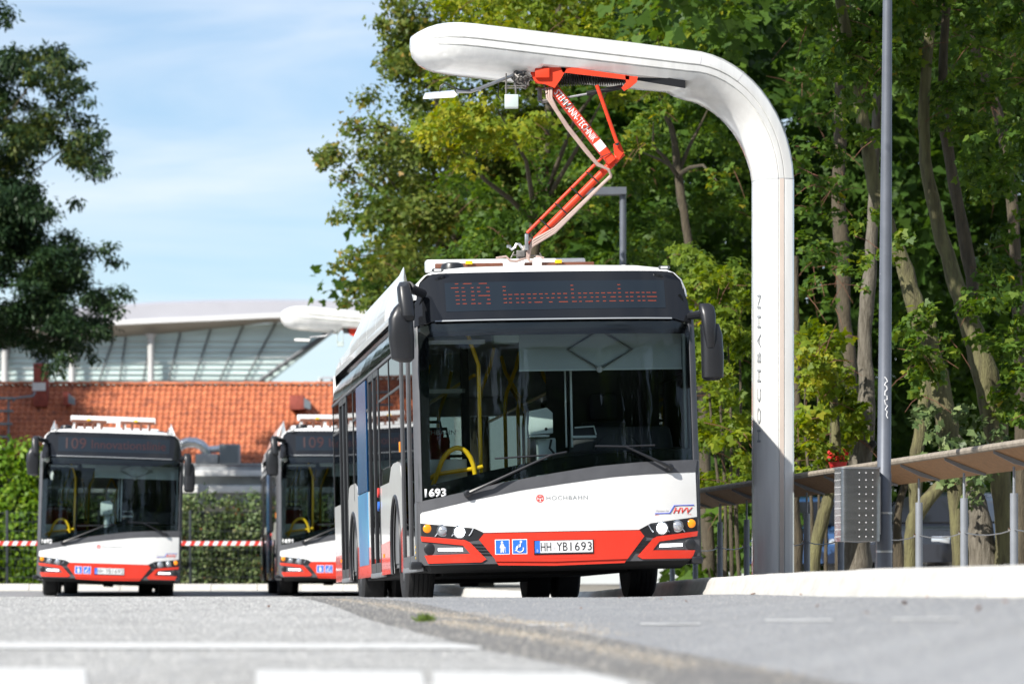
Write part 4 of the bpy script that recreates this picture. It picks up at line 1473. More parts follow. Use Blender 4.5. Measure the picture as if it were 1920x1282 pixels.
for (a, b, c) in ((930, 484, 968), (1020, 484, 994)):
    hs.tube([W(a, b, 38.3), W((a + c) / 2, b - 3, 38.3), W((a + c) / 2 + (c - a) * .2, b + 5, 38.3), W(c, b + 6, 38.32), W(988, 483, 38.33)], .0125, 8)
hs.build('hose', 'hose_pink', m1)
for f in (.05, .27, .55, .90):
    p = A.lerp(B, f)
    ti = MB()
    ti.tube([p - nrm * .11 - dirn * .006 + Vector((0, -.085, 0)), p - nrm * .05 + Vector((0, -.075, 0)), p + nrm * .066 + dirn * .03 + Vector((0, -.060, 0))], .0045, 6)
    ti.build('cable_tie', 'spring_black', m1)
for f in (.10, .28, .44, .60, .76, .90):
    p = C.lerp(D, f)
    dd = (D - C).normalized()
    nn = Vector((dd.z, 0, -dd.x))
    ti = MB()
    ti.tube([p - nn * .055 + Vector((0, -.05, 0)), p + Vector((0, -.062, 0)), p + nn * .07 + Vector((0, -.055, 0))], .007, 6)
    ti.tube([p + nn * .06 + Vector((0, -.055, 0)), p + nn * .115 + dd * .01 + Vector((0, -.045, 0))], .008, 6)
    ti.build('cable_tie', 'spring_black', m1)
# contact head on the bus roof
hd = MB()
hd.tube([W(986, 462), W(980, 476), W(976, 486)], .03, 8)
hd.tube([W(960, 478), W(1016, 480)], .008, 6)
hd.tube([W(964, 472), W(958, 484)], .008, 6)
hd.tube([W(1012, 474), W(1016, 484)], .008, 6)
hd.box(W(968, 0).x, W(984, 0).x, W(0, 0, 38.3).y, W(0, 0, 38.5).y, W(0, 482).z, W(0, 470).z, .01)
hdo = hd.build('contact_head', 'panto_grey', m1)
hk = MB()
hk.tube([W(956, 463), W(960, 468), W(966, 464), W(968, 458), W(974, 458), W(980, 466)], .016, 8)
hk.lathe([(.022, -.012), (.022, .012)], 10, 'z', tuple(W(954, 462)))
hk.build('earth_clip', 'steel', hdo)
x = MB()
x.box(W(984, 0).x, W(991, 0).x, W(0, 0, 38.28).y, W(0, 0, 38.36).y, W(0, 470).z, W(0, 440).z, .005)
x.build('head_plate', 'steel', hdo)
# small lamp on a bracket, grey sensor box on rods
lb = MB()
lb.tube([W(966, 140, 38.2), W(945, 148, 38.1), W(900, 166, 37.95), W(882, 172, 37.9), W(856, 172, 37.85)], .017, 10)
lbo = lb.build('lamp_bracket', 'steel', m1)
lm = MB()
lm.loft([[W(797, 176, 37.75), W(852, 171, 37.75), W(858, 178, 37.75), W(852, 183, 37.75), W(793, 186, 37.75)], [W(797, 174, 37.98), W(852, 169, 37.98), W(858, 176, 37.98), W(852, 181, 37.98), W(793, 183, 37.98)]])
lm.build('lamp_head', 'mast_white', lbo, True, 30)
MB().tube([W(824, 172, 37.85), W(826, 162, 37.85), W(834, 156, 37.85), W(846, 162, 37.85), W(862, 169, 37.85), W(882, 169, 37.88)], .008, 6).build('lamp_cable', 'spring_black', lbo)
bxo = MB()
for (a, b) in ((950, 130), (949, 178), (967, 178)):
    pass
for xx in (949, 967):
    bxo.tube([W(xx, 138 if xx == 949 else 160, 38.1), W(xx, 180, 38.1)], .010, 6)
bxo.tube([W(946, 162, 38.1), W(985, 161, 38.1)], .007, 6)
bxo.tube([W(946, 166, 38.1), W(980, 165, 38.1)], .007, 6)
bro = bxo.build('box_bracket', 'panto_grey', m1)
x = MB()
q0, q1 = W(946, 201, 38.05), W(972, 177, 38.05)
x.box(q0.x, q1.x, q0.y, q0.y + .14, q0.z, q1.z, .008)
x.build('sensor_box', 'panel_pale', bro)
MB().tube([W(935, 150, 38.1), W(934, 182, 38.1), W(939, 188, 38.1)], .006, 6).build('sensor_cable', 'spring_black', bro)

# the second mast, far behind: its arm shows over the middle bus
B2 = Vector((-1.02, 80.6, .2))
k2 = 0
m2, *_r = mast('distant white charging mast, its arm tip showing left of the near bus', B2, (-.99, -.12, 0))
m2.scale = (1.02, 1.02, 1.05)
S2 = lambda px, py, d=80.0: m2.matrix_basis.inverted() @ at(px, py, d)
bpy.context.view_layer.update()
x = MB()
x.prism([S2(648, 612), S2(700, 612), S2(690, 625), S2(668, 632), S2(655, 626)], (0, .3, 0))
x.build('pantograph_frame', 'panto_red', m2)
x = MB()
x.prism([S2(640, 612), S2(655, 612), S2(655, 624), S2(644, 624)], (0, .2, 0))
x.build('winch_gear', 'panto_grey', m2)
x = MB()
x.tube([S2(640, 612), S2(610, 630), S2(580, 632)], .017, 8)
x.build('lamp_bracket', 'steel', m2)
x = MB()
x.loft([[S2(552, 634, d), S2(582, 635, d), S2(580, 640, d), S2(552, 639, d)] for d in (79.9, 80.2)])
x.build('lamp_head', 'mast_white', m2)
x = MB()
x.prism([S2(632, 640), S2(644, 640), S2(644, 649), S2(632, 649)], (0, .14, 0))
x.tube([S2(632, 616), S2(632, 642)], .012, 6)
x.tube([S2(643, 625), S2(643, 642)], .012, 6)
x.build('sensor_box', 'panel_pale', m2)

# ------------------------------------------------------------------ street lamps, litter bin, leaning rail
lp_ = empty('street_lamp', 'tall grey lamp post beside the litter bin, with white scribbled tag', 'street lamp', 'street lamps', loc=(3.10, 32.0, .2))
x = MB()
H = 5.9
x.tube([(0, 0, 0), (0, 0, .85), (.0, 0, .86), (.012, 0, 2.4), (.03, 0, 5.0), (.035, 0, H)], [.066, .062, .058, .052, .037, .033], 20)
x.build('pole', 'pole_grey', lp_)
x = MB()
x.tube([(.035, 0, H - .02), (.035, 0, H + .08)], .05, 14)
x.box(-.75, .10, -.11, .11, H + .06, H + .13, .02)
x.build('lamp_head', 'pole_grey', lp_)
for z in (.20, .52):
    MB().lathe([(.068, z), (.068, z + .018)], 20, 'z', (0, 0, 0)).build('clamp_band', 'steel', lp_)
tg = MB()
scr = [(0, 0), (.03, -.02), (.05, -.05), (.02, -.06), (.0, -.085), (.035, -.10), (.045, -.13), (.01, -.15), (.005, -.19), (.04, -.20), (.045, -.235), (.0, -.24), (.015, -.285), (.05, -.30), (.01, -.34), (.045, -.36), (.03, -.40), (.055, -.43)]
ang = lambda a: Vector((math.sin(a) * .0575, -math.cos(a) * .0575, 0))
tg.tube([ang(-.05 + p[0] * 9) + Vector((.002, 0, 1.66 + p[1] * .8)) for p in scr], .0045, 5)
tg.build('scribbled_tag', 'white_print', lp_)

bn = empty('litter_bin', 'brushed steel litter bin with rows of round holes, strapped to the lamp post', 'litter bin', loc=(2.862, 31.86, .49), rot=(0, 0, R(9)))
x = MB()
w2, d2, hh = .168, .15, .60
rr = sup_ring(0, 0, 0, w2, d2, 40, 7)
x.loft([[(p[0], p[1], z) for p in rr] for z in (0, hh)])
body = x.build('bin_body', 'steel_bin', bn, True, 25)
x = MB()
x.loft([[(p[0] * 1.04, p[1] * 1.06, z) for p in rr] for z in (hh, hh + .014)])
x.build('bin_lid', 'steel', bn, True, 25)
hole_me = MB().lathe([(.0048, 0), (.0048, -.0012)], 10, 'y', (0, 0, 0)).mesh('hole')
hole_me.materials.append(M['bin_hole'])


def hole(p, rz=0, s=1):
    o = bpy.data.objects.new('hole', hole_me)
    COL.objects.link(o)
    o.parent = body
    o.location = p
    o.rotation_euler = (0, 0, rz)
    o.scale = (s, 1, 1)


for r_ in range(10):
    z = .04 + r_ * .0585
    for c_ in range(3):
        hole((.0 - .018 + c_ * .057, -d2 - .0005, z))
    for c_ in range(6):
        hole((-w2 - .0005, -.11 + c_ * .036, z), -PI / 2)
x = MB()
x.box(w2 - .01, w2 + .03, -.02, .02, .06, .54)
x.build('bin_bracket', 'steel', bn)

lamp2 = empty('street_lamp', 'grey lamp post with square arm rising behind the near bus', 'street lamp', 'street lamps', loc=(at(1168, 0, 60).x, 60, 0))
zt = at(0, 352, 60).z
x = MB()
x.tube([(0, 0, -.1), (0, 0, zt - .05)], .052, 14)
x.build('pole', 'pole_grey', lamp2)
x = MB()
x.loft([[(-.62, y, zt - .12), (.05, y, zt - .11), (.05, y, zt + .0), (-.40, y, zt), (-.60, y, zt - .06)] for y in (-.12, .12)])
x.build('lamp_head', 'pole_grey', lamp2, True, 25)

rail = empty('leaning_rail', 'grey post railing with sloping wooden board top along the pavement', 'railing', loc=(0, 0, 0))
RP = [((2.33 + .199 * k) * 1.06, (43.0 - 1.625 * k) * 1.06) for k in range(-3, 13)]


def rail_z(k):
    x_, y_ = RP[k]
    return ground_z(1.9, min(y_, 36)) + .152


for k, (x_, y_) in enumerate(RP):
    z0 = .19
    p = MB()
    p.tube([(x_, y_, z0 - .05), (x_, y_, z0 + .70)], .0335, 14)
    po = p.build('post', 'post_grey', rail)
    p = MB()
    p.tube([(x_, y_, z0 + .70), (x_, y_, z0 + .92)], .011, 8)
    p.build('post_rod', 'post_grey', po)
    p = MB()
    p.prism([(x_ - .17, y_, z0 + 1.052), (x_ + .19, y_, z0 + .913), (x_ + .19, y_, z0 + .893), (x_, y_, z0 + .945), (x_ - .17, y_, z0 + 1.03)], (0, .03, 0))
    p.build('bracket', 'post_grey', po)
    MB().lathe([(.014, -.05), (.014, .0)], 8, 'x', (x_ - .0, y_, z0 + .40)).build('wire_clip', 'chrome', po)
for k in range(len(RP) - 1):
    (xa, ya), (xb, yb) = RP[k], RP[k + 1]
    z0 = .19
    xm, ym = (xa + xb) / 2, (ya + yb) / 2
    w = MB()
    sag = .035
    w.tube([(xa, ya, z0 + .40), (xa * .75 + xb * .25, ya * .75 + yb * .25, z0 + .40 - sag * .75), (xm, ym, z0 + .40 - sag), (xa * .25 + xb * .75, ya * .25 + yb * .75, z0 + .40 - sag * .75), (xb, yb, z0 + .40)], .006, 6)
    w.build('wire', 'steel', rail)
    # two boards per bay with a small gap
    d = Vector((xb - xa, yb - ya, 0))
    dn = d.normalized() * .004
    bd = MB()
    ringb = []
    for (px_, py_) in ((xa + dn.x, ya + dn.y), (xb - dn.x, yb - dn.y)):
        ringb.append([(px_ - .19, py_, z0 + 1.065), (px_ + .21, py_, z0 + .910), (px_ + .21, py_, z0 + .935), (px_ - .18, py_, z0 + 1.09)])
    bd.loft(ringb)
    bd.build('board', 'wood_board', rail, True, 30)
    nb_ = MB()
    r2 = []
    for (px_, py_) in ((xa + dn.x, ya + dn.y), (xb - dn.x, yb - dn.y)):
        r2.append([(px_ - .215 + .028 * math.cos(t * PI / 4), py_, z0 + 1.075 + .030 * math.sin(t * PI / 4)) for t in range(8)])
    nb_.loft(r2)
    nb_.build('front_batten', 'wood_grey', rail)
# ------------------------------------------------------------------ foliage
def leaf_template(kind):
    if kind == 'maple':
        v, f = [], []
        for (a, ln, w) in ((0, 1.0, .33), (R(62), .80, .28), (-R(62), .80, .28)):
            c, s_ = math.cos(a), math.sin(a)
            n = len(v)
            for (x, y, z) in ((0, 0, 0), (-w, ln * .5, .06), (0, ln, -.04), (w, ln * .5, .06)):
                v.append((x * c - y * s_, x * s_ + y * c, z))
            f.append((n, n + 3, n + 2, n + 1))
        return np.array(v), f
    if kind == 'oval':
        return np.array([(0, 0, 0), (-.33, .5, .1), (0, 1, -.05), (.33, .5, .1)], float), [(0, 3, 2, 1)]
    if kind == 'narrow':
        return np.array([(0, 0, 0), (-.17, .5, .04), (0, 1, -.1), (.17, .5, .04)], float), [(0, 3, 2, 1)]
    if kind == 'blade':
        return np.array([(-.03, 0, 0), (.03, 0, 0), (.02, .6, .1), (0, 1, .35), (-.02, .6, .1)], float), [(0, 1, 2, 3, 4)]


def leaf_mesh(name, clumps, size, kind, lai=2.6, up=.55, tint=(0, .75), droop=0.0, hollow=2.2, rg=rng):
    """clumps: (centre, rx, ry, rz, tint shift).  One mesh of single leaves spread through the clumps."""
    tv, tf = leaf_template(kind)
    area = {'maple': .60, 'oval': .33, 'narrow': .17, 'blade': .05}[kind] * size * size
    P, N, T = [], [], []
    for (c, rx_, ry_, rz_, ts) in clumps:
        n = max(6, int(lai * PI * rx_ * rz_ / area))
        d = rg.normal(size=(n, 3))
        d /= np.linalg.norm(d, axis=1)[:, None]
        r = rg.random(n) ** (1 / hollow)
        p = d * r[:, None] * np.array([rx_, ry_, rz_])
        # ragged outline: push some leaves out along random twigs
        p *= (1 + .25 * rg.standard_normal(n).clip(-1, 2.2)[:, None])
        P.append(p + np.array(c))
        nn = d * .45 + rg.normal(size=(n, 3)) * .42 + rg.normal(size=3) * .35
        nn[:, 2] += up
        N.append(nn)
        T.append(np.clip(rg.uniform(tint[0], tint[1], n) + ts + (rg.random(n) > .985) * .4, 0, 1))
    P, N, T = np.concatenate(P), np.concatenate(N), np.concatenate(T)
    n = len(P)
    N /= np.linalg.norm(N, axis=1)[:, None]
    t = rg.normal(size=(n, 3))
    t[:, 2] -= .5 + droop
    t -= N * (t * N).sum(1)[:, None]
    t /= np.linalg.norm(t, axis=1)[:, None] + 1e-9
    b = np.cross(t, N)
    sz = size * rg.uniform(.65, 1.25, n)
    k = len(tv)
    V = (P[:, None, :] + sz[:, None, None] * (tv[None, :, 0:1] * b[:, None, :] + tv[None, :, 1:2] * t[:, None, :] + tv[None, :, 2:3] * N[:, None, :])).reshape(-1, 3)
    me = bpy.data.meshes.new(name)
    me.vertices.add(n * k)
    me.vertices.foreach_set('co', V.astype(np.float32).ravel())
    fl = len(tf[0])
    F = np.array(tf)
    nf = len(tf)
    loops = (F[None] + (np.arange(n) * k)[:, None, None]).reshape(-1)
    me.loops.add(len(loops))
    me.loops.foreach_set('vertex_index', loops.astype(np.int32))
    me.polygons.add(n * nf)
    me.polygons.foreach_set('loop_start', (np.arange(n * nf) * fl).astype(np.int32))
    at_ = me.attributes.new('tint', 'FLOAT', 'POINT')
    at_.data.foreach_set('value', np.repeat(T, k).astype(np.float32))
    me.update(calc_edges=True)
    return me


def leaf_part(name, clumps, size, kind, m, parent, **kw):
    me = leaf_mesh(name, clumps, size, kind, **kw)
    return link_mesh(name, me, m, parent, smooth=False)


def inside(poly, x, y):
    c = False
    j = len(poly) - 1
    for i in range(len(poly)):
        (xi, yi), (xj, yj) = poly[i], poly[j]
        if (yi > y) != (yj > y) and x < (xj - xi) * (y - yi) / (yj - yi) + xi:
            c = not c
        j = i
    return c


def region_clumps(poly, d0, d1, rpx, n, rnd, ts=0.0, flat=.75, tsr=.12):
    """clumps that fill the part of a crown which shows inside an outline; each gets its own distance"""
    xs, ys = [p[0] for p in poly], [p[1] for p in poly]
    out = []
    tries = 0
    while len(out) < n and tries < n * 60:
        tries += 1
        x, y = rnd.uniform(min(xs), max(xs)), rnd.uniform(min(ys), max(ys))
        if not inside(poly, x, y):
            continue
        d = rnd.uniform(d0, d1)
        r = rnd.uniform(rpx[0], rpx[1]) * d / FPX
        out.append((at(x, y, d), r * rnd.uniform(.9, 1.4), r * 1.1, r * flat, ts + rnd.uniform(-tsr, tsr)))
    return out


def px_clump(px, py, d, r, ts=0.0, flat=.8):
    q = r * d / FPX
    return (at(px, py, d), q * 1.1, q, q * flat, ts)


def trunk(name, path, d, m, parent, seg=12):
    pts, rs = [], []
    P = [at(a, b, d) for (a, b, w) in path]
    Wd = [w * d / FPX / 2 for (_, _, w) in path]
    for i in range(len(P) - 1):
        for t in np.linspace(0, 1, 5)[:-1]:
            p0, p1, p2, p3 = P[max(i - 1, 0)], P[i], P[i + 1], P[min(i + 2, len(P) - 1)]
            p = .5 * ((2 * p1) + (p2 - p0) * t + (2 * p0 - 5 * p1 + 4 * p2 - p3) * t * t + (3 * p1 - p0 - 3 * p2 + p3) * t ** 3)
            r = Wd[i] * (1 - t) + Wd[i + 1] * t
            p = p + Vector((random.uniform(-1, 1), random.uniform(-1, 1), 0)) * r * .10
            pts.append(p)
            rs.append(r * random.uniform(.95, 1.06))
    pts.append(P[-1])
    rs.append(Wd[-1])
    mb = MB()
    seg = max(seg, 14)
    mb.tube(pts, rs, seg)
    nv = []
    for i, p in enumerate(mb.v):
        c_ = pts[min(i // seg, len(pts) - 1)]
        q = Vector(p)
        f = noise.noise(Vector((q.x * 9, q.y * 9, q.z * 1.6))) * .16 + noise.noise(Vector((q.x * 3, q.y * 3, q.z * 2.2 + 7))) * .14
        nv.append(tuple(c_ + (q - c_) * (1 + f)))
    mb.v = nv
    return mb.build(name, m, parent, True, 70)


def twigs(parent, clumps, n, rmax=.006):
    mb = MB()
    for k in range(n):
        c_, rx_, ry_, rz_, _ = random.choice(clumps)
        a = c_ + Vector((random.uniform(-.5, .5) * rx_, random.uniform(-1, 0) * ry_, random.uniform(-.8, .3) * rz_))
        d_ = Vector((random.uniform(-1, 1), random.uniform(-.5, .2), random.uniform(-.9, .5))).normalized() * random.uniform(.2, .55)
        mb.tube([a, a + d_ * .5 + Vector((0, 0, .03)), a + d_], [rmax, rmax * .8, rmax * .4], 5)
    tag(mb.build('twigs', 'twig', parent), kind='stuff')


def limbs(parent, root_px, d, targets, m='bark', w0=10, w1=3):
    for (tx, ty, td) in targets:
        a, b = at(*root_px, d), at(tx, ty, td)
        mid = a.lerp(b, .5) + Vector((random.uniform(-.2, .2), random.uniform(-.2, .2), random.uniform(0, .3)))
        MB().tube([a, a.lerp(mid, .5) + Vector((0, 0, .05)), mid, mid.lerp(b, .6), b], [w0 * d / FPX / 2, w0 * .8 * d / FPX / 2, w0 * .6 * d / FPX / 2, w1 * d / FPX / 2, w1 * .6 * d / FPX / 2], 7).build('limb', m, parent)


rnd = random.Random(11)

# big maple whose crown ends left of the near bus
t = empty('maple_tree', 'big maple crown with ragged left edge against the sky, behind the near bus', 'tree', 'trees beyond the railing', loc=(0, 0, 0))
pA = [(800, -60), (765, 20), (755, 100), (735, 160), (715, 235), (690, 300), (705, 350), (720, 390), (770, 420), (750, 470), (720, 520), (720, 575), (780, 640), (1000, 650), (1080, 600), (1080, -60)]
cl = region_clumps(pA, 72, 78, (26, 52), 230, rnd, .05)
for (a, b, r) in ((745, 10, 34), (715, 45, 24), (745, 75, 34), (735, 115, 30), (690, 185, 32), (665, 240, 30), (625, 285, 30), (600, 292, 18), (605, 310, 18), (650, 330, 30), (672, 372, 30), (640, 402, 24), (625, 412, 14), (720, 400, 30), (690, 420, 26), (655, 485, 26), (630, 503, 18), (665, 545, 26), (650, 565, 18), (700, 500, 32), (700, 565, 30), (625, 298, 26), (680, 280, 32), (712, 240, 40), (760, 40, 40), (700, 455, 20), (735, 450, 30)):
    cl.append(px_clump(a, b, rnd.uniform(73, 75), r, .16))
leaf_part('crown', cl, .082, 'maple', 'maple_turning', t, lai=2.1, tint=(.0, .8))
twigs(t, cl, 45)
trunk('trunk', [(905, 1110, 44), (900, 800, 36), (880, 560, 30), (850, 350, 24), (820, 180, 16), (800, 40, 8)], 77, 'bark', t)
limbs(t, (875, 520), 77, [(650, 480, 75), (700, 300, 75), (640, 300, 75), (760, 150, 75)], 'bark', 14, 3)

# yellow-green maple behind the pantograph
t = empty('maple_tree', 'maple with bright yellow green leaves behind the pantograph', 'tree', 'trees beyond the railing')
pB = [(830, -60), (840, 30), (800, 150), (780, 240), (830, 300), (930, 330), (1050, 300), (1180, 250), (1300, 150), (1360, -60)]
cl = region_clumps([(840, -60), (830, 40), (900, 60), (1360, 60), (1360, -60)], 60, 64, (28, 50), 34, rnd, .25)
cl += region_clumps(pB, 60, 64, (26, 46), 46, rnd, .12)
cl += region_clumps([(780, 245), (830, 195), (960, 170), (1040, 210), (960, 280), (880, 320), (830, 300)], 58, 60, (20, 34), 20, rnd, .35)
for (a, b, r) in ((790, 245, 16), (805, 255, 20), (825, 290, 20), (860, 300, 22), (845, 225, 24), (900, 195, 26), (930, 240, 26), (850, 285, 16)):
    cl.append(px_clump(a, b, 58.5, r, .40))
leaf_part('crown', cl, .085, 'maple', 'maple_bright', t, lai=2.0, tint=(0, .62))
twigs(t, cl, 45)
trunk('trunk', [(1000, 1110, 40), (1005, 700, 30), (1000, 480, 26), (1020, 300, 20), (1040, 120, 14), (1050, -40, 8)], 65, 'bark', t)
limbs(t, (1005, 420), 65, [(850, 260, 60), (930, 200, 60), (1150, 150, 62), (1200, 60, 62)], 'bark', 12, 3)

# darker maple between pantograph and mast
t = empty('maple_tree', 'dark maple with slim grey trunk seen inside the mast arch', 'tree', 'trees beyond the railing')
pC = [(960, 330), (1060, 270), (1180, 240), (1300, 180), (1400, 260), (1410, 520), (1310, 560), (1180, 520), (1050, 500), (930, 480), (800, 480), (780, 380), (860, 330)]
cl = region_clumps(pC, 64, 70, (22, 44), 95, rnd, -.05)
for (a, b, r) in ((1215, 225, 24), (1190, 255, 24), (1160, 280, 20), (1245, 205, 20), (1280, 185, 16), (1180, 295, 14), (1210, 275, 20), (1345, 345, 22), (1370, 320, 16), (1330, 320, 14)):
    cl.append(px_clump(a, b, 56, r, .30))
leaf_part('crown', cl, .086, 'maple', 'maple_leaf', t, lai=2.3, tint=(0, .72))
twigs(t, cl, 45)
trunk('trunk', [(1330, 1110, 26), (1315, 700, 20), (1300, 520, 18), (1285, 420, 17), (1272, 330, 16), (1262, 250, 12), (1240, 190, 9), (1225, 60, 6)], 62, 'bark', t)
limbs(t, (1270, 330), 62, [(1225, 230, 57), (1190, 280, 58), (1330, 200, 62), (1345, 340, 57)], 'bark', 9, 2.5)

# young growth between the bus and the mast, and right of the mast
t = empty('maple_bush', 'leafy maple bush between the near bus and the white mast', 'bush', 'maple bushes by the railing')
cl = region_clumps([(1280, 470), (1330, 490), (1405, 470), (1410, 900), (1380, 950), (1310, 930), (1290, 700)], 50, 54, (18, 34), 62, rnd, .02)
cl += region_clumps([(1300, 500), (1345, 500), (1405, 540), (1405, 900), (1315, 900)], 49, 50.5, (14, 24), 34, rnd, .22)
leaf_part('leaves', cl, .084, 'maple', 'maple_bright', t, lai=2.9, tint=(0, .5))
twigs(t, cl, 45)
for k in range(4):
    trunk('stem', [(1345 + k * 14, 1100, 8), (1350 + k * 10, 950, 7), (1335 + k * 18, 800, 5), (1320 + k * 22, 620, 3)], 51, 'bark', t, 7)
t = empty('maple_bush', 'yellow green maple bush just right of the white mast', 'bush', 'maple bushes by the railing')
cl = region_clumps([(1488, 640), (1520, 600), (1580, 640), (1600, 720), (1615, 800), (1590, 870), (1540, 890), (1488, 900)], 47.5, 50, (16, 30), 52, rnd, .12)
cl += region_clumps([(1490, 650), (1525, 630), (1560, 660), (1560, 760), (1540, 860), (1490, 840)], 46.5, 47.5, (12, 22), 22, rnd, .32)
leaf_part('leaves', cl, .084, 'maple', 'maple_bright', t, lai=2.9, tint=(0, .6))
twigs(t, cl, 45)
for k in range(3):
    trunk('stem', [(1520 + k * 14, 1100, 8), (1522 + k * 14, 950, 6), (1510 + k * 24, 820, 5), (1510 + k * 24, 700, 3)], 48.5, 'bark', t, 7)

# the trunks on the right with their crowns
t = empty('leaning_tree', 'forked mossy tree leaning left, rightmost behind the railing', 'tree', 'trees beyond the railing')
trunk('trunk', [(1886, 1100, 50), (1882, 960, 36), (1876, 880, 38), (1864, 800, 46), (1846, 700, 50), (1815, 600, 38), (1790, 520, 32), (1762, 430, 28), (1735, 300, 24), (1735, 150, 20), (1752, 0, 15), (1760, -120, 10)], 46.5, 'bark_moss', t, 16)
trunk('stem', [(1846, 1100, 66), (1838, 980, 42), (1822, 915, 32), (1800, 850, 22), (1790, 800, 16)], 46.7, 'bark_grey', t, 14)
trunk('stem', [(1846, 700, 30), (1825, 640, 26), (1822, 520, 24), (1790, 350, 22), (1768, 200, 20), (1775, 0, 16)], 47.2, 'bark', t, 12)
cl = region_clumps([(1690, -60), (1690, 120), (1760, 260), (1800, 360), (1940, 420), (1960, -60)], 44.5, 50, (16, 36), 100, rnd, -.02)
cl += region_clumps([(1810, 560), (1880, 520), (1960, 560), (1960, 800), (1880, 790), (1860, 700)], 45, 47, (14, 30), 34, rnd, .02)
cl += region_clumps([(1830, 430), (1960, 430), (1960, 560), (1850, 560)], 45.5, 49, (14, 28), 14, rnd, -.1)
leaf_part('crown', cl, .086, 'maple', 'maple_leaf', t, lai=2.7, tint=(0, .75))
twigs(t, cl, 45)
t = empty('leaning_tree', 'long curved mossy tree crossing behind the lamp post', 'tree', 'trees beyond the railing')
trunk('trunk', [(1800, 1100, 30), (1795, 960, 30), (1782, 860, 38), (1774, 800, 42), (1760, 720, 42), (1738, 640, 40), (1712, 560, 34), (1690, 490, 30), (1662, 420, 28), (1640, 350, 27), (1622, 250, 25), (1600, 130, 22), (1575, 0, 19), (1560, -120, 14)], 45.6, 'bark_moss', t, 16)
cl = region_clumps([(1500, -60), (1500, 60), (1560, 140), (1640, 180), (1720, 120), (1720, -60)], 44, 49, (16, 34), 84, rnd, .0)
cl += region_clumps([(1690, 560), (1740, 540), (1800, 600), (1800, 700), (1750, 760), (1690, 740)], 44, 45.2, (12, 26), 22, rnd, .05)
cl += region_clumps([(1600, 380), (1680, 380), (1700, 480), (1640, 560), (1590, 520)], 44, 45.2, (10, 22), 14, rnd, .12)
cl += region_clumps([(1520, 150), (1620, 120), (1640, 260), (1560, 320)], 44, 47, (12, 24), 16, rnd, .05)
leaf_part('crown', cl, .086, 'maple', 'maple_leaf', t, lai=2.7, tint=(0, .75))
twigs(t, cl, 45)
iv = region_clumps([(1690, 780), (1740, 740), (1800, 760), (1870, 800), (1890, 860), (1850, 900), (1760, 900), (1700, 860)], 44, 46, (10, 20), 30, rnd, .0)
iv += region_clumps([(1760, 900), (1850, 890), (1830, 980), (1790, 970)], 45.5, 45.6, (8, 14), 9, rnd, .1)
leaf_part('ivy', iv, .08, 'maple', 'ivy_leaf', t, lai=2.4, tint=(0, .7))
t = empty('straight_tree', 'straight grey trunk left of the lamp post, with a dark knot hole', 'tree', 'trees beyond the railing')
trunk('trunk', [(1604, 1100, 60), (1606, 1000, 50), (1608, 930, 42), (1618, 860, 40), (1625, 760, 32), (1622, 650, 27), (1626, 560, 27), (1634, 460, 22), (1640, 300, 18), (1650, 60, 12)], 48.5, 'bark_grey', t, 16)
kn = MB()
c = at(1636, 832, 48.3)
kn.lathe([(.05, -.02), (.04, -.05), (.01, -.055)], 12, 'y', tuple(c))
kn.build('knot_hole', 'cabin_dark', t)
cl = region_clumps([(1500, 260), (1560, 260), (1600, 420), (1580, 580), (1500, 560)], 50, 54, (14, 28), 26, rnd, -.05)
leaf_part('crown', cl, .09, 'maple', 'maple_leaf', t, lai=2.0, tint=(0, .7))
twigs(t, cl, 45)
t = empty('slender_tree', 'dark slender trunk between the mast and the straight grey trunk', 'tree', 'trees beyond the railing')
trunk('trunk', [(1600, 1100, 26), (1604, 900, 24), (1596, 720, 26), (1585, 600, 26), (1578, 480, 28), (1572, 360, 26), (1575, 220, 22), (1568, 0, 16)], 55, 'bark', t, 12)
cl = region_clumps([(1480, -60), (1480, 200), (1560, 240), (1600, 100), (1600, -60)], 54, 58, (18, 36), 28, rnd, -.12)
leaf_part('crown', cl, .11, 'maple', 'maple_leaf', t, lai=1.8, tint=(0, .65))
twigs(t, cl, 45)
t = empty('crooked_tree', 'crooked mossy trunk forking under the wooden rail, right of the lamp post', 'tree', 'trees beyond the railing')
trunk('trunk', [(1706, 1100, 26), (1708, 1020, 26), (1716, 970, 26), (1740, 935, 26), (1768, 905, 22), (1790, 872, 18), (1800, 820, 12)], 47.5, 'bark_moss', t, 12)
trunk('stem', [(1714, 980, 20), (1716, 900, 24), (1722, 830, 24), (1732, 760, 22), (1742, 690, 18), (1750, 600, 12)], 47.8, 'bark_moss', t, 12)
trunk('stem', [(1690, 1100, 24), (1682, 1000, 16), (1690, 930, 14), (1712, 860, 12)], 48, 'bark', t, 10)
t = empty('crooked_tree', 'shaded crooked trunk behind the railing, between mast and litter bin', 'tree', 'trees beyond the railing')
trunk('trunk', [(1520, 1100, 30), (1528, 1030, 26), (1545, 960, 24), (1560, 900, 22), (1568, 820, 18), (1560, 700, 14)], 48, 'bark_moss', t, 12)
trunk('stem', [(1492, 1100, 34), (1494, 1020, 24), (1490, 940, 18), (1496, 850, 14), (1494, 650, 12), (1492, 480, 10)], 49, 'bark', t, 12)
t = empty('slender_tree', 'slim trunk at the right frame edge behind the railing', 'tree', 'trees beyond the railing')
trunk('trunk', [(1912, 1100, 26), (1915, 900, 24), (1905, 500, 22), (1880, 250, 20), (1830, 100, 16), (1790, -60, 12)], 52, 'bark', t, 12)
cl = region_clumps([(1760, -60), (1960, -60), (1960, 300), (1850, 250)], 51, 55, (18, 34), 24, rnd, -.12)
leaf_part('crown', cl, .11, 'maple', 'maple_leaf', t, lai=1.8, tint=(0, .65))
twigs(t, cl, 45)

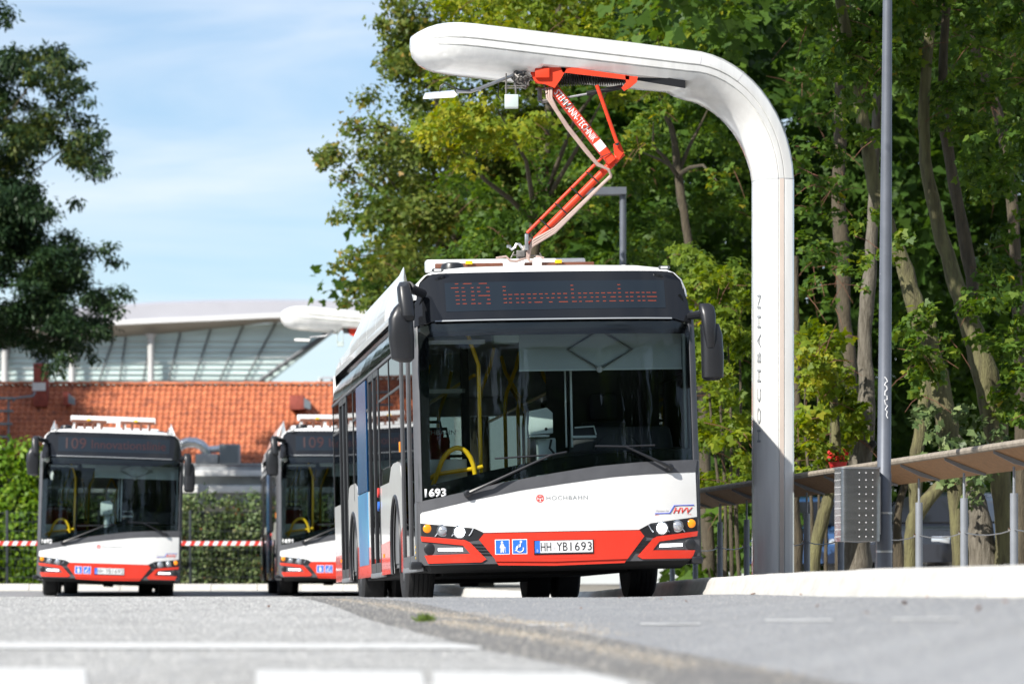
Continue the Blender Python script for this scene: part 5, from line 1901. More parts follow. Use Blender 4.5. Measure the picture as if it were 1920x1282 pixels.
# the wood behind, one dense mass; leaf tints mostly darkened as shade
cl = region_clumps([(1060, -80), (1980, -80), (1980, 640), (1700, 760), (1450, 820), (1240, 760), (1060, 600)], 70, 80, (50, 95), 260, rnd, -.25)
cl += region_clumps([(1150, -80), (2300, -80), (2300, 1060), (1300, 1060), (1150, 700)], 86, 90, (80, 110), 220, rnd, -.3)
cl += region_clumps([(700, 380), (1300, 380), (1300, 700), (700, 640)], 82, 86, (60, 90), 50, rnd, -.2)
cl += region_clumps([(1240, 760), (1980, 640), (1980, 930), (1240, 980)], 74, 82, (40, 70), 60, rnd, .05)
cl += region_clumps([(1280, 960), (2300, 880), (2300, 1090), (1280, 1100)], 76, 84, (40, 60), 125, rnd, -.1)
cl += region_clumps([(1260, 880), (1520, 880), (1520, 1090), (1260, 1100)], 60, 66, (24, 40), 60, rnd, -.1)
w = leaf_part('distant_wood', cl, .22, 'maple', 'maple_leaf', None, lai=1.9, tint=(0, .55))
tag(w, 'shaded mass of trees deep behind the railing', 'wood', kind='stuff')
# treetops above the frame that keep the wood in shade
cl = []
for i in range(190):
    cl.append((Vector((rnd.uniform(1.5, 17), rnd.uniform(47, 74), rnd.uniform(8.2, 15))), rnd.uniform(.7, 1.2), rnd.uniform(.7, 1.2), rnd.uniform(.5, .8), -.1))
for i in range(150):
    y_ = rnd.uniform(40.5, 49)
    cl.append((Vector((rnd.uniform(.9, 9.5), y_, rnd.uniform(1.2 + y_ * .153, 10.5))), rnd.uniform(.4, .8), rnd.uniform(.4, .8), rnd.uniform(.25, .5), -.1))
for i in range(9):  # loose clumps added unseen over the road, to dapple the lamp post
    cl.append((Vector((rnd.uniform(-1.0, .9), rnd.uniform(26, 30), rnd.uniform(6.0, 7.6))), rnd.uniform(.15, .3), rnd.uniform(.15, .3), rnd.uniform(.1, .2), 0))
w = leaf_part('treetops', cl, .22, 'maple', 'maple_leaf', None, lai=1.5, tint=(0, .6))
tag(w, 'treetops of the wood above the railing, with loose clumps added to shade the lamp post', 'wood', kind='stuff')
# wood on the far side of the stop, behind the photographer; the windscreens mirror it
cl = []
for i in range(520):
    x_ = rnd.uniform(-60, 80)
    h_ = 21 + 4 * math.sin(x_ * .23) + 2 * math.sin(x_ * .71)
    z_ = rnd.uniform(0, 1) * h_
    cl.append((Vector((x_, -28 + rnd.uniform(-4, 4), z_)), rnd.uniform(2.2, 3.6), 2.5, rnd.uniform(1.6, 2.6), -.1))
w = leaf_part('opposite_wood', cl, 1.0, 'maple', 'maple_leaf', None, lai=3.0, tint=(0, .6))
tag(w, 'row of trees mirrored in the bus windscreens', 'wood', kind='stuff')

# acacia on the left
t = empty('acacia_tree', 'dark feathery acacia hanging in from the left over the tiled roof', 'tree')
cl = region_clumps([(-120, 95), (20, 85), (60, 95), (110, 100), (140, 140), (150, 200), (170, 260), (185, 310), (150, 320), (100, 300), (40, 330), (-120, 360)], 91, 96, (18, 34), 95, rnd, .22, .6)
cl += region_clumps([(-120, 60), (20, 90), (60, 300), (40, 460), (-120, 460)], 93, 97, (22, 40), 60, rnd, -.1, .7)
cl += region_clumps([(-120, 340), (30, 330), (70, 380), (100, 440), (150, 470), (200, 520), (205, 590), (180, 640), (110, 650), (60, 640), (0, 640), (-120, 640)], 91, 96, (20, 40), 190, rnd, -.15, .6)
for (a, b, r) in ((0, 20, 18), (8, 40, 12), (85, 90, 12), (112, 92, 12), (140, 120, 12), (158, 160, 12), (165, 190, 10), (185, 250, 14), (195, 290, 12), (198, 320, 12), (180, 330, 10), (200, 465, 14), (215, 490, 12), (225, 545, 14), (240, 555, 10), (215, 580, 14), (190, 620, 16), (160, 650, 14), (175, 670, 10), (120, 670, 18), (100, 690, 14), (80, 660, 16), (60, 640, 16), (40, 600, 18), (130, 440, 14), (60, 360, 14), (140, 380, 10), (20, 100, 16)):
    cl.append(px_clump(a, b, rnd.uniform(91, 93), r * 1.5, -.05, .7))
# the main crown, left of the frame: it throws the dappled shade on the roof
cl += region_clumps([(-760, 60), (-330, 60), (-310, 560), (-400, 620), (-760, 620)], 94, 101, (45, 80), 90, rnd, -.1, .7)
leaf_part('crown', cl, .17, 'narrow', 'acacia_leaf', t, lai=3.1, tint=(0, .75), droop=.8)
trunk('trunk', [(-290, 1120, 60), (-280, 800, 50), (-230, 560, 40), (-170, 350, 30), (-80, 180, 20), (-20, 60, 10)], 95, 'bark', t)
limbs(t, (-235, 580), 95, [(180, 530, 93), (120, 640, 93), (60, 440, 93), (150, 260, 93), (80, 130, 93)], 'bark', 14, 3)

# ------------------------------------------------------------------ hedge, ivy, fence, barrier tape


def hedge(name, label, px0, px1, y_top, d, m, size, grp, ragged=.12, up=.35, group=None):
    x0, x1 = (px0 - 960) * d / FPX, (px1 - 960) * d / FPX
    z1 = HC + (YH - y_top) * d / FPX
    root = empty(name, label, 'hedge', group, loc=(x0, d, .1))
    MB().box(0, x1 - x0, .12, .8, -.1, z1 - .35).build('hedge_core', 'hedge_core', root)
    cl_ = []
    z = 0
    nx = max(2, int((x1 - x0) / .32))
    nz = max(2, int((z1 - .1) / .3))
    for i in range(nx):
        for j in range(nz + 1):
            cl_.append((Vector(((i + .5) / nx * (x1 - x0) + rnd.uniform(-.1, .1), rnd.uniform(-.03, .12), j / nz * (z1 - .15) + rnd.uniform(-.08, .08))), rnd.uniform(.2, .32), .14, rnd.uniform(.16, .28), rnd.uniform(-.15, .25)))
    me = leaf_mesh('leaves', cl_, size, 'oval', lai=2.6, up=up, tint=(0, .85))
    link_mesh('leaves', me, m, root, False)
    return root


hedge('hedge', 'bright green leafy hedge behind the wire fence, left of the leftmost bus', -330, 84, 838, 88.6, 'hedge_bright', .14, None)
hedge('ivy_hedge', 'dull green ivy covered fence between the two far buses', 84, 700, 938, 88.3, 'ivy_leaf', .10, None, up=.15)

fe = empty('wire_fence', 'dark wire mesh fence with posts before the hedges', 'fence', loc=(at(-330, 0, 87.7).x, 87.7, .1))
fw = (700 + 330) * 87.7 / FPX
npan = 6
zt = 1.76
for k in range(npan + 1):
    q = fw * k / npan
    MB().box(q - .03, q + .03, -.03, .03, -.1, zt + .03, .004).build('fence_post', 'fence_dark', fe)
for k in range(npan):
    a, b = fw * k / npan + .03, fw * (k + 1) / npan - .03
    mbp = MB()
    for j in range(9):
        z = .05 + j * .21
        mbp.box(a, b, -.012, -.004, z, z + .010)
        mbp.box(a, b, .004, .012, z, z + .010)
    nv = int((b - a) / .10)
    for j in range(nv):
        q = a + (b - a) * (j + .5) / nv
        mbp.box(q - .003, q + .003, -.003, .003, 0, zt)
    tag(mbp.build('mesh_panel', 'fence_dark', fe, False), kind='stuff')

tp = empty('barrier_tape', 'red and white striped barrier tape stretched before the hedge', 'barrier tape', loc=(at(-330, 0, 87.2).x, 87.2, at(0, 1018, 87.2).z))
tw_ = (620 + 330) * 87.2 / FPX
MB().box(0, tw_, -.002, .002, -.048, .048).build('tape_band', 'tape_white', tp)
sm = MB().prism([(0, -.003, -.048), (.10, -.003, -.048), (.15, -.003, .048), (.05, -.003, .048)], (0, -.001, 0)).mesh('tape_stripe')
sm.materials.append(M['tape_red'])
q = 0.02
while q < tw_ - .2:
    o = bpy.data.objects.new('tape_stripe', sm)
    COL.objects.link(o)
    o.parent = tp
    o.location = (q, 0, 0)
    q += .207

# ------------------------------------------------------------------ red tiled building
DB = 104.0
bx0, bx1 = at(-400, 0, DB).x, at(760, 0, DB).x
ez, rz_, rdh = 3.49, 5.74, 2.685
bl = empty('tiled_building', 'low building with orange pantile roof behind the hedge', 'building', loc=(bx0, DB, .1))
bw = bx1 - bx0
MB().box(.1, bw - .1, .25, 5.2, -.2, ez - .25).build('wall', 'render_white', bl)
MB().box(0, bw, -.05, .30, ez - .42, ez - .18, .02).build('fascia', 'trim_grey', bl)
MB().box(-.05, bw, -.22, -.06, ez - .45, ez - .29, .02).build('gutter', 'trim_white', bl)
MB().box(0, bw, -1.2, .2, ez - .92, ez - .74, .02).build('porch_fascia', 'trim_white', bl)
MB().box(0, bw, -1.1, .2, ez - .74, ez - .70, .0).build('porch_roof', 'trim_grey', bl)
MB().box(0, bw, -.9, .2, ez - 1.2, ez - .925, .0).build('porch_wall', 'trim_grey', bl)
th = math.atan2(rz_ - ez, rdh)
sl = math.hypot(rdh, rz_ - ez)
MB().loft([[(0, 0, ez - .1 - .08), (0, rdh, rz_ - .1 - .08), (0, 2 * rdh, ez - .1 - .08)], [(bw, 0, ez - .1 - .08), (bw, rdh, rz_ - .1 - .08), (bw, 2 * rdh, ez - .1 - .08)]]).build('roof_deck', 'brick_red', bl, False)
rows, tw2 = 16, .166
tl = sl / rows
cols = int(bw / tw2)


def tile_verts():
    n = 8
    vs_, fs = [], []
    for j, (v, lift) in enumerate(((-.012, .030), (tl + .03, .004))):
        for i in range(n + 1):
            a = i / n
            x_ = a * (tw2 + .012)
            h = .030 * math.sin(a * 2 * PI) if a < .5 else .016 * math.sin(a * 2 * PI)
            vs_.append((x_, v, h + lift))
    for i in range(n):
        fs.append((i, i + 1, n + 2 + i, n + 1 + i))
    k = len(vs_)
    for i in range(n + 1):
        vs_.append((vs_[i][0], vs_[i][1], vs_[i][2] - .026))
    for i in range(n):
        fs.append((i, k + i, k + i + 1, i + 1))
    return vs_, fs


tvs, tfs = tile_verts()
tile_me = bpy.data.meshes.new('roof_tile')
tile_me.from_pydata(tvs, [], tfs)
tile_me.materials.append(M['tile_red'])
tile_me.polygons.foreach_set('use_smooth', np.ones(len(tile_me.polygons), dtype=bool))
tile_me.set_sharp_from_angle(angle=R(50))
rest = MB()
single = 0
roof_part = MB().box(0, bw, -.06, -.02, ez - .16, ez - .10).build('eaves_board', 'trim_grey', bl)
for r_ in range(rows):
    for c_ in range(cols):
        px = 960 + (bx0 + (c_ + .5) * tw2) * FPX / DB
        py = 868 - r_ * 9.1
        loc = Vector((c_ * tw2, r_ * tl * math.cos(th), ez - .1 + r_ * tl * math.sin(th)))
        jit = rnd.uniform(-.004, .004)
        if 352 < px < 606 and single < 300 and 2 <= r_ < 16:
            single += 1
            o = bpy.data.objects.new('roof_tile', tile_me)
            COL.objects.link(o)
            o.parent = bl
            o.location = loc + Vector((0, 0, jit))
            o.rotation_euler = (th + rnd.uniform(-.012, .012), 0, rnd.uniform(-.01, .01))
        elif px < 640:
            mt = Matrix.Translation(loc + Vector((0, 0, jit))) @ Matrix.Rotation(th + rnd.uniform(-.012, .012), 4, 'X')
            rest.add([mt @ Vector(p) for p in tvs], tfs)
me = bpy.data.meshes.new('roof_tiles')
me.from_pydata(rest.v, [], rest.f)
tag(link_mesh('roof_tiles', me, 'tile_red', bl, True, 50), kind='stuff')
ridge_me = MB().loft([[(0, .10 * math.cos(a), .085 * math.sin(a)) for a in np.linspace(0, PI, 7)], [(.36, .085 * math.cos(a), .07 * math.sin(a)) for a in np.linspace(0, PI, 7)]], cap=False, closed=False).mesh('ridge_tile')
ridge_me.materials.append(M['tile_red'])
for k in range(int(bw / .33)):
    o = bpy.data.objects.new('ridge_tile', ridge_me)
    COL.objects.link(o)
    o.parent = bl
    o.location = (k * .33, rdh, rz_ - .07 + rnd.uniform(-.008, .008))


def BL(px, py, d):
    return at(px, py, d) - Vector((bx0, DB, .1))


ch = MB()
a, b = BL(64, 735, 106), BL(90, 682, 106)
ch.box(a.x, b.x, a.y - .2, a.y + .25, a.z - .4, b.z, .01)
cho = ch.build('chimney', 'brick_red', bl)
MB().box(a.x - .02, b.x - .04, a.y - .23, a.y - .19, BL(0, 733, 106).z, BL(0, 718, 106).z).build('flashing', 'trim_white', cho)
MB().box(a.x + .06, b.x - .06, a.y - .1, a.y + .15, b.z, b.z + .28).build('chimney_pot', 'vent_grey', cho)
for (p0, p1, y0_, y1_) in ((536, 575, 742, 768), (112, 134, 735, 760)):
    a, b = BL(p0, y1_, 105.6), BL(p1, y0_, 105.6)
    v = MB()
    v.box(a.x + .12, b.x - .06, a.y - .25, a.y + .5, a.z, b.z, .01)
    vo = v.build('roof_hatch', 'brick_red', bl)
    MB().prism([(b.x - .06, a.y - .25, a.z + .05), (b.x + .12, a.y - .2, a.z), (b.x + .12, a.y - .2, b.z - .18), (b.x - .06, a.y - .25, b.z - .05)], (0, .06, 0)).build('hatch_flap', 'vent_grey', vo)
for k in range(5):
    y_ = 745 + k * 24
    a, b = BL(-20, y_ + 4, 105.4 - k * .28), BL(28 - k * 2, y_, 105.4 - k * .28)
    MB().box(a.x, b.x, a.y - .35, a.y - .05, a.z, b.z).build('roof_step', 'vent_grey', bl)
    if k:
        MB().tube([BL(16, y_ - 24, 105.5 - k * .28), BL(16, y_ + 2, 105.4 - k * .28)], .03, 6).build('step_bracket', 'vent_grey', bl)
MB().tube([BL(66, 735, 105.5), BL(62, 742, 105.4), BL(30, 746, 105.3), BL(24, 752, 105.2)], .03, 6).build('lightning_wire', 'vent_grey', bl)
# ventilation duct and grille box on the eaves
v = empty('ventilation_duct', 'silver bent ventilation pipe on the eaves beside the leftmost bus', 'duct', loc=tuple(at(370, 860, 102.6)))
VD = lambda px, py, d=102.6: at(px, py, d) - at(370, 860, 102.6)
MB().tube([VD(322, 850), VD(338, 834), VD(352, 829), VD(366, 829), VD(378, 834), VD(386, 843), VD(388, 852)], .135, 16).build('pipe', 'duct_metal', v)
MB().tube([VD(392, 843), VD(412, 841)], .10, 14).build('pipe', 'duct_metal', v)
x = MB()
a, b = VD(368, 870), VD(410, 851)
x.box(a.x, b.x, -.3, .3, a.z, b.z, .02)
x.build('duct_base', 'trim_grey', v)
v2 = empty('vent_box', 'square grey ventilation grille box on the tiled roof', 'vent', loc=tuple(at(430, 870, 102.4)))
VB = lambda px, py: at(px, py, 102.4) - at(430, 870, 102.4)
a, b = VB(411, 870), VB(449, 832)
x = MB()
x.box(a.x, b.x, 0, .5, a.z, b.z, .02)
x.build('box_body', 'trim_grey', v2)
for k in range(12):
    z = a.z + .04 + k * (b.z - a.z - .08) / 12
    MB().box(a.x + .04, b.x - .04, -.015, .0, z, z + .026).build('louvre', 'vent_grey', v2)
# wall lamp box under the eaves
x = MB()
a, b = at(371, 924, 101.5), at(390, 908, 101.5)
x.box(a.x, b.x, 101.4, 101.7, a.z, b.z, .02)
tag(x.build('wall_box', 'trim_grey', None), 'small grey box on the white wall just right of the leftmost bus', 'box')

# ------------------------------------------------------------------ station hall with sweeping roof
DH = 190.0
hall = empty('station_hall', 'modern glass hall with sweeping pale roof beyond the tiled building', 'building', loc=(at(0, 0, DH).x, DH, 0))
HL = lambda px, py, d=DH: at(px, py, d) - Vector((at(0, 0, DH).x, DH, 0))
topc = [(-200, 600), (0, 590), (150, 580), (215, 575), (300, 569), (400, 566), (500, 565), (600, 566), (660, 569), (700, 574)]
botc = [(-200, 622), (0, 614), (150, 608), (215, 604), (300, 600), (400, 596), (500, 591), (600, 588), (660, 586), (700, 584)]
x = MB()
x.loft([[HL(a, b, 198.2) for (a, b) in topc], [HL(a, b, 198.2) for (a, b) in botc]], cap=False, closed=False)
x.loft([[HL(a, b, 198.2) for (a, b) in topc], [HL(a, b - 4, 210) for (a, b) in topc]], cap=False, closed=False)
x.build('roof', 'hall_roof', hall)
x = MB()
x.loft([[HL(a, b - 4, 198.1) for (a, b) in botc], [HL(a, b + 5, 198.1) for (a, b) in botc]], cap=False, closed=False)
x.build('roof_edge', 'hall_fascia', hall)
sof = [(-200, 668), (0, 650), (150, 638), (215, 632), (330, 624), (400, 616), (500, 606), (600, 604), (640, 604), (700, 598)]
x = MB()
x.loft([[HL(a, b + 5, 198.2) for (a, b) in botc], [HL(a, b, 200.2) for (a, b) in sof]], cap=False, closed=False)
x.build('soffit', 'hall_soffit', hall)
# slanted glass wall, one pane between each two mullions
bott = [-120, -60, 0, 60, 120, 175, 220, 262, 309, 353, 398, 442, 475]
tops = [-120, -50, 20, 86, 152, 214, 236, 285, 338, 395, 456, 517, 640]


def sofy(px):
    return float(np.interp(px, [p[0] for p in sof], [p[1] for p in sof]))


for k in range(len(bott) - 1):
    a0, a1, t0, t1 = bott[k], bott[k + 1], tops[k], tops[k + 1]
    mb_ = MB()
    mb_.prism([HL(a0, 740, 200), HL(a1, 740, 200), HL(t1, sofy(t1) + (8 if k == len(bott) - 2 else 0), 200), HL(t0, sofy(t0), 200)], (0, .1, 0))
    mb_.build('glass_pane', 'hall_glass', hall, False)
    MB().tube([HL(a0, 745, 199.8), HL(t0, sofy(t0), 199.8)], .05, 6).build('mullion', 'hall_mullion', hall)
x = MB()
x.tube([HL(470, 726, 199.7), HL(520, 690, 199.7), HL(570, 655, 199.7), (HL(610, 628, 199.7)), HL(645, 610, 199.7)], .12, 6)
x.build('glass_edge', 'hall_mullion', hall)
for k in range(9):
    y_ = 640 + k * 10
    xr = float(np.interp(y_, [612, 740], [640, 450]))
    MB().box(HL(-120, y_, 199.9).x, HL(xr, y_, 199.9).x, HL(0, 0, 199.85).y, HL(0, 0, 199.95).y, HL(0, y_ + .6, 200).z, HL(0, y_ - .6, 200).z).build('transom', 'hall_column', hall)
x = MB()
x.prism([HL(-160, 760, 212), HL(440, 760, 212), HL(560, 640, 212), HL(-160, 640, 212)], (0, .2, 0))
x.build('inner_wall', 'hall_inside', hall)
for (px, w) in ((283, 12), (9, 13), (135, 12)):
    c0, c1 = HL(px, 760, 199.2), HL(px, 626, 199.2)
    MB().tube([c0, c0.lerp(c1, .92), c1], [w * 197 / FPX / 2] * 2 + [w * 197 / FPX * .9], 14).build('column', 'hall_column', hall)
# small flat canopy far behind
x = MB()
x.loft([[at(598, 710, 175), at(604, 706, 175), at(640, 706, 175), at(640, 711, 175)], [at(598, 710, 180), at(604, 706, 180), at(640, 706, 180), at(640, 711, 180)]])
far = empty('far_canopy', 'small grey flat canopy roof just above the tiled ridge', 'canopy')
x.build('roof', 'hall_roof', far)
for px in (601, 625):
    MB().tube([at(px, 760, 176), at(px, 708, 176)], .12, 6).build('post', 'hall_column', far)

# ------------------------------------------------------------------ parked cars in the shade, flower pot, ground litter
CARP = [(-2.15, .35), (-2.2, .62), (-2.05, .82), (-1.35, .92), (-.75, 1.36), (.0, 1.46), (1.0, 1.42), (1.75, 1.02), (2.1, .95), (2.18, .6), (2.12, .32)]


def car(label, loc, rz, body, stripe=None):
    root = empty('parked_car', label, 'car', 'cars parked in the shade', loc=loc, rot=(0, 0, R(rz)))
    b_ = MB()
    rings = []
    for (y, s_, dz) in ((-.86, .93, -.06), (-.80, .985, -.02), (-.6, 1, 0), (.6, 1, 0), (.80, .985, -.02), (.86, .93, -.06)):
        rings.append([(x * s_, y * (1 if z < .95 else (.80 if z > 1.3 else .92)), max(.3, z + (dz if z > .9 else 0))) for (x, z) in CARP])
    b_.loft(rings)
    b_.build('body', body, root, True, 40)
    for sg in (-1, 1):
        MB().prism([(-1.15, sg * .845, .98), (1.45, sg * .845, 1.0), (.95, sg * .745, 1.34), (-.65, sg * .745, 1.30)], (0, sg * .012, 0)).build('side_window', 'gloss_black', root, False)
        if stripe:
            MB().box(-2.0, 2.0, min(sg * .862, sg * .872), max(sg * .862, sg * .872), .55, .72).build('stripe', stripe, root)
        for x in (-1.35, 1.3):
            w_ = MB().lathe([(.19, sg * .72), (.31, sg * .72), (.32, sg * .78), (.31, sg * .87), (.20, sg * .875)], 24, 'y', (x, 0, .32)).build('wheel', 'rubber', root)
            MB().lathe([(.20, sg * .86), (.19, sg * .885), (.05, sg * .89)], 16, 'y', (x, 0, .32)).build('rim', 'rim', w_)
    MB().prism([(-1.32, -.66, .95), (-1.32, .66, .95), (-.78, .60, 1.34), (-.78, -.60, 1.34)], (-.02, 0, .02)).build('windscreen', 'gloss_black', root, False)
    MB().prism([(1.72, -.66, 1.04), (1.72, .66, 1.04), (1.08, .60, 1.39), (1.08, -.60, 1.39)], (.02, 0, .02)).build('rear_window', 'gloss_black', root, False)
    for sg in (-1, 1):
        MB().box(-2.17, -2.02, sg * .62 - .15, sg * .62 + .15, .62, .74, .02).build('headlight', 'lamp_off', root)
        MB().box(2.05, 2.16, sg * .66 - .12, sg * .66 + .12, .72, .88, .02).build('tail_light', 'car_red', root)
    return root


car('dark car with red and white side, parked behind the rightmost railing posts', (at(1790, 0, 60).x, 60, .15), 62, 'car_dark', 'car_red')
car('blue car parked in shade, seen between mast and litter bin', (at(1545, 0, 63).x, 63, .15), 75, 'car_blue')
car('silver car in shade behind the crooked trunks', (at(1700, 0, 68).x, 68, .15), 10, 'car_silver')

fp = empty('flower_pot', 'red pot with red flowers on a post behind the wooden rail', 'flower pot', loc=tuple(at(1571, 886, 47.4)))
MB().lathe([(.075, 0), (.118, .125), (.122, .13), (.11, .134), (.02, .12)], 20, 'z').build('pot', 'pot_red', fp)
MB().tube([(0, 0, -1.4), (0, 0, 0)], .04, 10).build('pot_post', 'bark', fp)
leaf_part('flowers', [(Vector((0, 0, .19)), .13, .12, .09, .0), (Vector((-.08, 0, .22)), .05, .05, .05, .5), (Vector((.08, -.05, .24)), .05, .05, .05, .5), (Vector((.02, -.08, .18)), .06, .05, .04, .5)], .05, 'oval', 'flower_red', fp, lai=1.8, tint=(0, .5))

gt = empty('grass_tuft', 'small green grass tuft growing in the asphalt seam', 'grass tuft')
gx, gy = ground_hit(795, 1167)
leaf_part('blades', [(Vector((gx, gy, ground_z(gx, gy) + .0)), .045, .05, .012, .2)], .05, 'blade', 'grass_blade', gt, lai=9, up=.1, droop=-3.0)
lm_ = MB().add([(0, 0, 0), (-.02, .02, .008), (-.012, .045, .004), (0, .06, .012), (.012, .045, .004), (.02, .02, .008)], [(0, 1, 2, 3, 4, 5)]).mesh('fallen_leaf')
lm_.materials.append(M['leaf_litter'])
for (px, py) in ((1238, 1126), (1492, 1107), (1500, 1118), (1608, 1118), (1690, 1133), (1742, 1122), (1833, 1151), (1290, 1132), (1160, 1124), (1418, 1116), (1890, 1136), (505, 1141), (1092, 1143), (1620, 1152), (1345, 1112), (1530, 1142)):
    gx, gy = ground_hit(px, py)
    o = bpy.data.objects.new('fallen_leaf', lm_)
    COL.objects.link(o)
    o.location = (gx, gy, ground_z(gx, gy) + .012)
    o.rotation_euler = (rnd.uniform(-.5, .5), rnd.uniform(-.5, .5), rnd.uniform(0, 6))
    s_ = rnd.uniform(.35, .7)
    o.scale = (s_, s_, s_)
    tag(o, 'small dry orange leaf lying on the asphalt', 'leaf', 'fallen leaves on the road')

# loose grit and worn stone tips of the asphalt: tens of thousands of chips, one mesh per surface
def in_strip(x, y):
    xl = float(np.interp(y, [p[1] for p in sL[::-1]], [p[0] for p in sL[::-1]]))
    xr = float(np.interp(y, [p[1] for p in sR[::-1]], [p[0] for p in sR[::-1]]))
    return 0 if x < xl else (1 if x < xr else 2)


def grit(name, label, pts, sizes, m, off=.003):
    n = len(pts)
    rg = np.random.default_rng(5)
    k = 5
    base = np.array([(-1, -1, 0), (1, -1, 0), (1, 1, 0), (-1, 1, 0), (0, 0, 1)], float)
    V = np.empty((n, k, 3))
    ang = rg.uniform(0, 2 * PI, n)
    c, s_ = np.cos(ang), np.sin(ang)
    sx, sy, sz = sizes * rg.uniform(.6, 1.3, n), sizes * rg.uniform(.6, 1.3, n), sizes * rg.uniform(.35, .9, n)
    B = base[None] * 1.0
    jx = B[..., 0] * sx[:, None] * .5
    jy = B[..., 1] * sy[:, None] * .5
    top = rg.uniform(-.3, .3, (n, 2)) * sizes[:, None]
    jx[:, 4] += top[:, 0]
    jy[:, 4] += top[:, 1]
    V[..., 0] = pts[:, 0:1] + jx * c[:, None] - jy * s_[:, None]
    V[..., 1] = pts[:, 1:2] + jx * s_[:, None] + jy * c[:, None]
    V[..., 2] = pts[:, 2:3] + off + B[..., 2] * sz[:, None]
    F = np.array([(0, 1, 4), (1, 2, 4), (2, 3, 4), (3, 0, 4)])
    me = bpy.data.meshes.new(name)
    me.vertices.add(n * k)
    me.vertices.foreach_set('co', V.astype(np.float32).ravel())
    loops = (F[None] + (np.arange(n) * k)[:, None, None]).reshape(-1)
    me.loops.add(len(loops))
    me.loops.foreach_set('vertex_index', loops.astype(np.int32))
    me.polygons.add(n * 4)
    me.polygons.foreach_set('loop_start', (np.arange(n * 4) * 3).astype(np.int32))
    at_ = me.attributes.new('tint', 'FLOAT', 'POINT')
    at_.data.foreach_set('value', np.repeat(rg.random(n), k).astype(np.float32))
    me.update(calc_edges=True)
    o = link_mesh(name, me, m, None, smooth=False)
    return tag(o, label, 'grit', kind='stuff')


def tint_mat(name, stops, rough=.85):
    m = bpy.data.materials.new(name)
    m.use_nodes = True
    nt = m.node_tree
    b = nt.nodes['Principled BSDF']
    a = nt.nodes.new('ShaderNodeAttribute')
    a.attribute_name = 'tint'
    r = nt.nodes.new('ShaderNodeValToRGB')
    els = r.color_ramp.elements
    while len(els) < len(stops):
        els.new(.5)
    for e, (p, c) in zip(els, stops):
        e.position, e.color = p, (*c, 1)
    nt.links.new(a.outputs['Fac'], r.inputs['Fac'])
    nt.links.new(r.outputs[0], b.inputs['Base Color'])
    b.inputs['Roughness'].default_value = rough
    MATS[name] = m


tint_mat('grit_light', [(0, (.20, .20, .197)), (.5, (.37, .37, .365)), (.85, (.50, .50, .485)), (1, (.74, .73, .70))])
tint_mat('grit_blue', [(0, (.17, .176, .184)), (.6, (.265, .272, .28)), (.95, (.36, .36, .355)), (1, (.62, .58, .52))])
tint_mat('grit_dark', [(0, (.11, .11, .11)), (.7, (.22, .22, .217)), (1, (.45, .42, .37))])
tint_mat('grit_tan', [(0, (.22, .19, .15)), (.6, (.40, .34, .26)), (1, (.62, .56, .46))])
rg2 = np.random.default_rng(21)
acc = {0: [], 1: [], 2: []}
NG = 200000
yy = rg2.uniform(11.2, 31.5, NG)
xx = rg2.uniform(-1, 1, NG) * (yy * .137 + 1.0)
edge_y = np.array([p[1] for p in sL[::-1]])
exl = np.interp(yy, edge_y, np.array([p[0] for p in sL[::-1]]))
exr = np.interp(yy, np.array([p[1] for p in sR[::-1]]), np.array([p[0] for p in sR[::-1]]))
zz = np.interp(yy, _gy, _gz)
tt = np.clip((xx - .6) / 1.5, 0, 1)
zz = zz + np.maximum(0, .055 - zz) * tt * tt * (3 - 2 * tt)
pts = np.stack([xx, yy, zz], 1)
kerb_x = np.interp(yy, [p[1] for p in KP[:9]], [p[0] for p in KP[:9]])
gpx = 960 + xx / yy * FPX
gpy = YH - (zz - HC) / yy * FPX
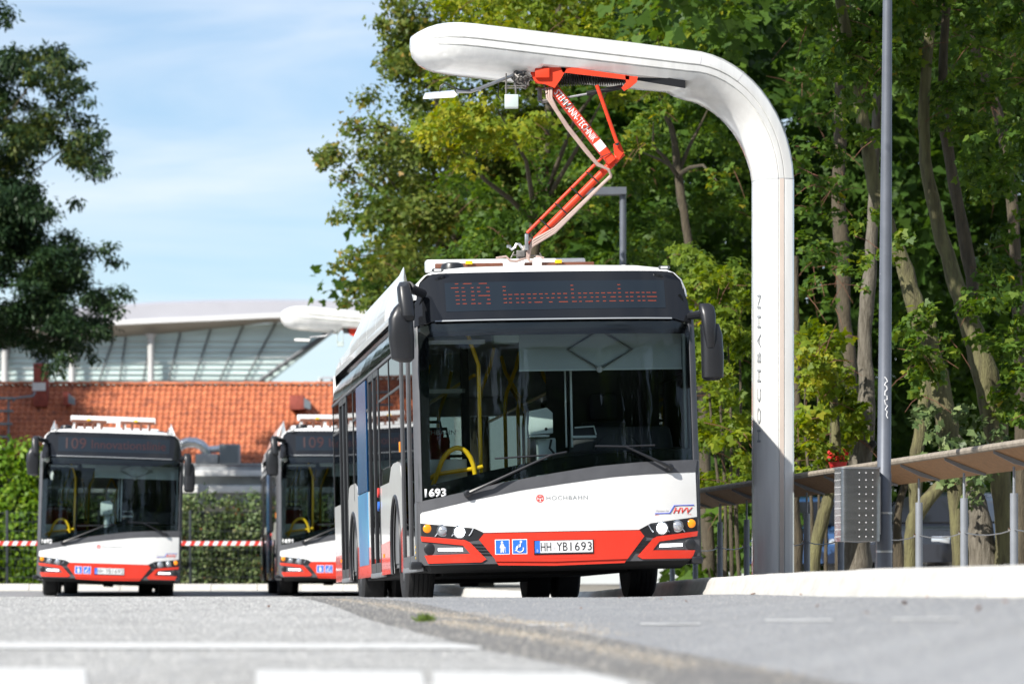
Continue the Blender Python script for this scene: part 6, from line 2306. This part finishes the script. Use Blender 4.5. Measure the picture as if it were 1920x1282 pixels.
marked = ((gpy > 1207) & (gpy < 1219.5) & (gpx < 905)) | ((gpy > 1256) & ((gpx < 163) | ((gpx > 480) & (gpx < 795)) | ((gpx > 812) & (gpx < 1060 + (gpy - 1256) * 4)))) 
dash = (np.abs(gpy - 1163) < 4) & (((gpx > 1433) & (gpx < 1562)) | ((gpx > 1672) & (gpx < 1802))) | (np.abs(gpy - 1171) < 4) & (((gpx > 1200) & (gpx < 1314)) | ((gpx > 957) & (gpx < 1062)))
keep = ~(marked | dash) | (rg2.random(NG) < .22)
pts = pts[keep]
xx, yy, exl, exr, kerb_x = xx[keep], yy[keep], exl[keep], exr[keep], kerb_x[keep]
NG = len(xx)
L_ = xx < exl
S_ = (~L_) & (xx < exr)
R_ = (~L_) & (~S_) & (xx < kerb_x - .03) & (rg2.random(NG) < .55)
grit('road_grit', 'pale stone chips in the worn left lane', pts[L_], rg2.uniform(.003, .008, L_.sum()), 'grit_light', .0045)
grit('road_grit', 'dark chips in the asphalt seam', pts[S_], rg2.uniform(.004, .010, S_.sum()), 'grit_dark', .006)
grit('road_grit', 'bluish chips in the right lane', pts[R_], rg2.uniform(.003, .007, R_.sum()), 'grit_blue', .0005)
# tan sand that has gathered along the seam and by the kerb
P_ = []
for (path, n, w) in (([(830, 1166), (900, 1178), (1000, 1194), (1150, 1222), (1330, 1258), (1440, 1284)], 3400, .06), ([(620, 1123), (720, 1136), (800, 1150), (880, 1163)], 1800, .05), ([(870, 1150), (960, 1166), (1040, 1172), (1120, 1192)], 900, .10)):
    hp = np.array([ground_hit(*p) for p in path])
    t_ = rg2.random(n) * (len(hp) - 1)
    i_ = t_.astype(int)
    f_ = (t_ - i_)[:, None]
    q_ = hp[i_] * (1 - f_) + hp[np.minimum(i_ + 1, len(hp) - 1)] * f_
    q_[:, 0] += rg2.normal(size=n) * w
    P_.append(q_)
q_ = np.concatenate(P_)
pz = np.array([[a, b, ground_z(a, b)] for (a, b) in q_])
grit('sand_grit', 'tan sand gathered along the asphalt seam', pz, rg2.uniform(.004, .009, len(pz)), 'grit_tan', .006)
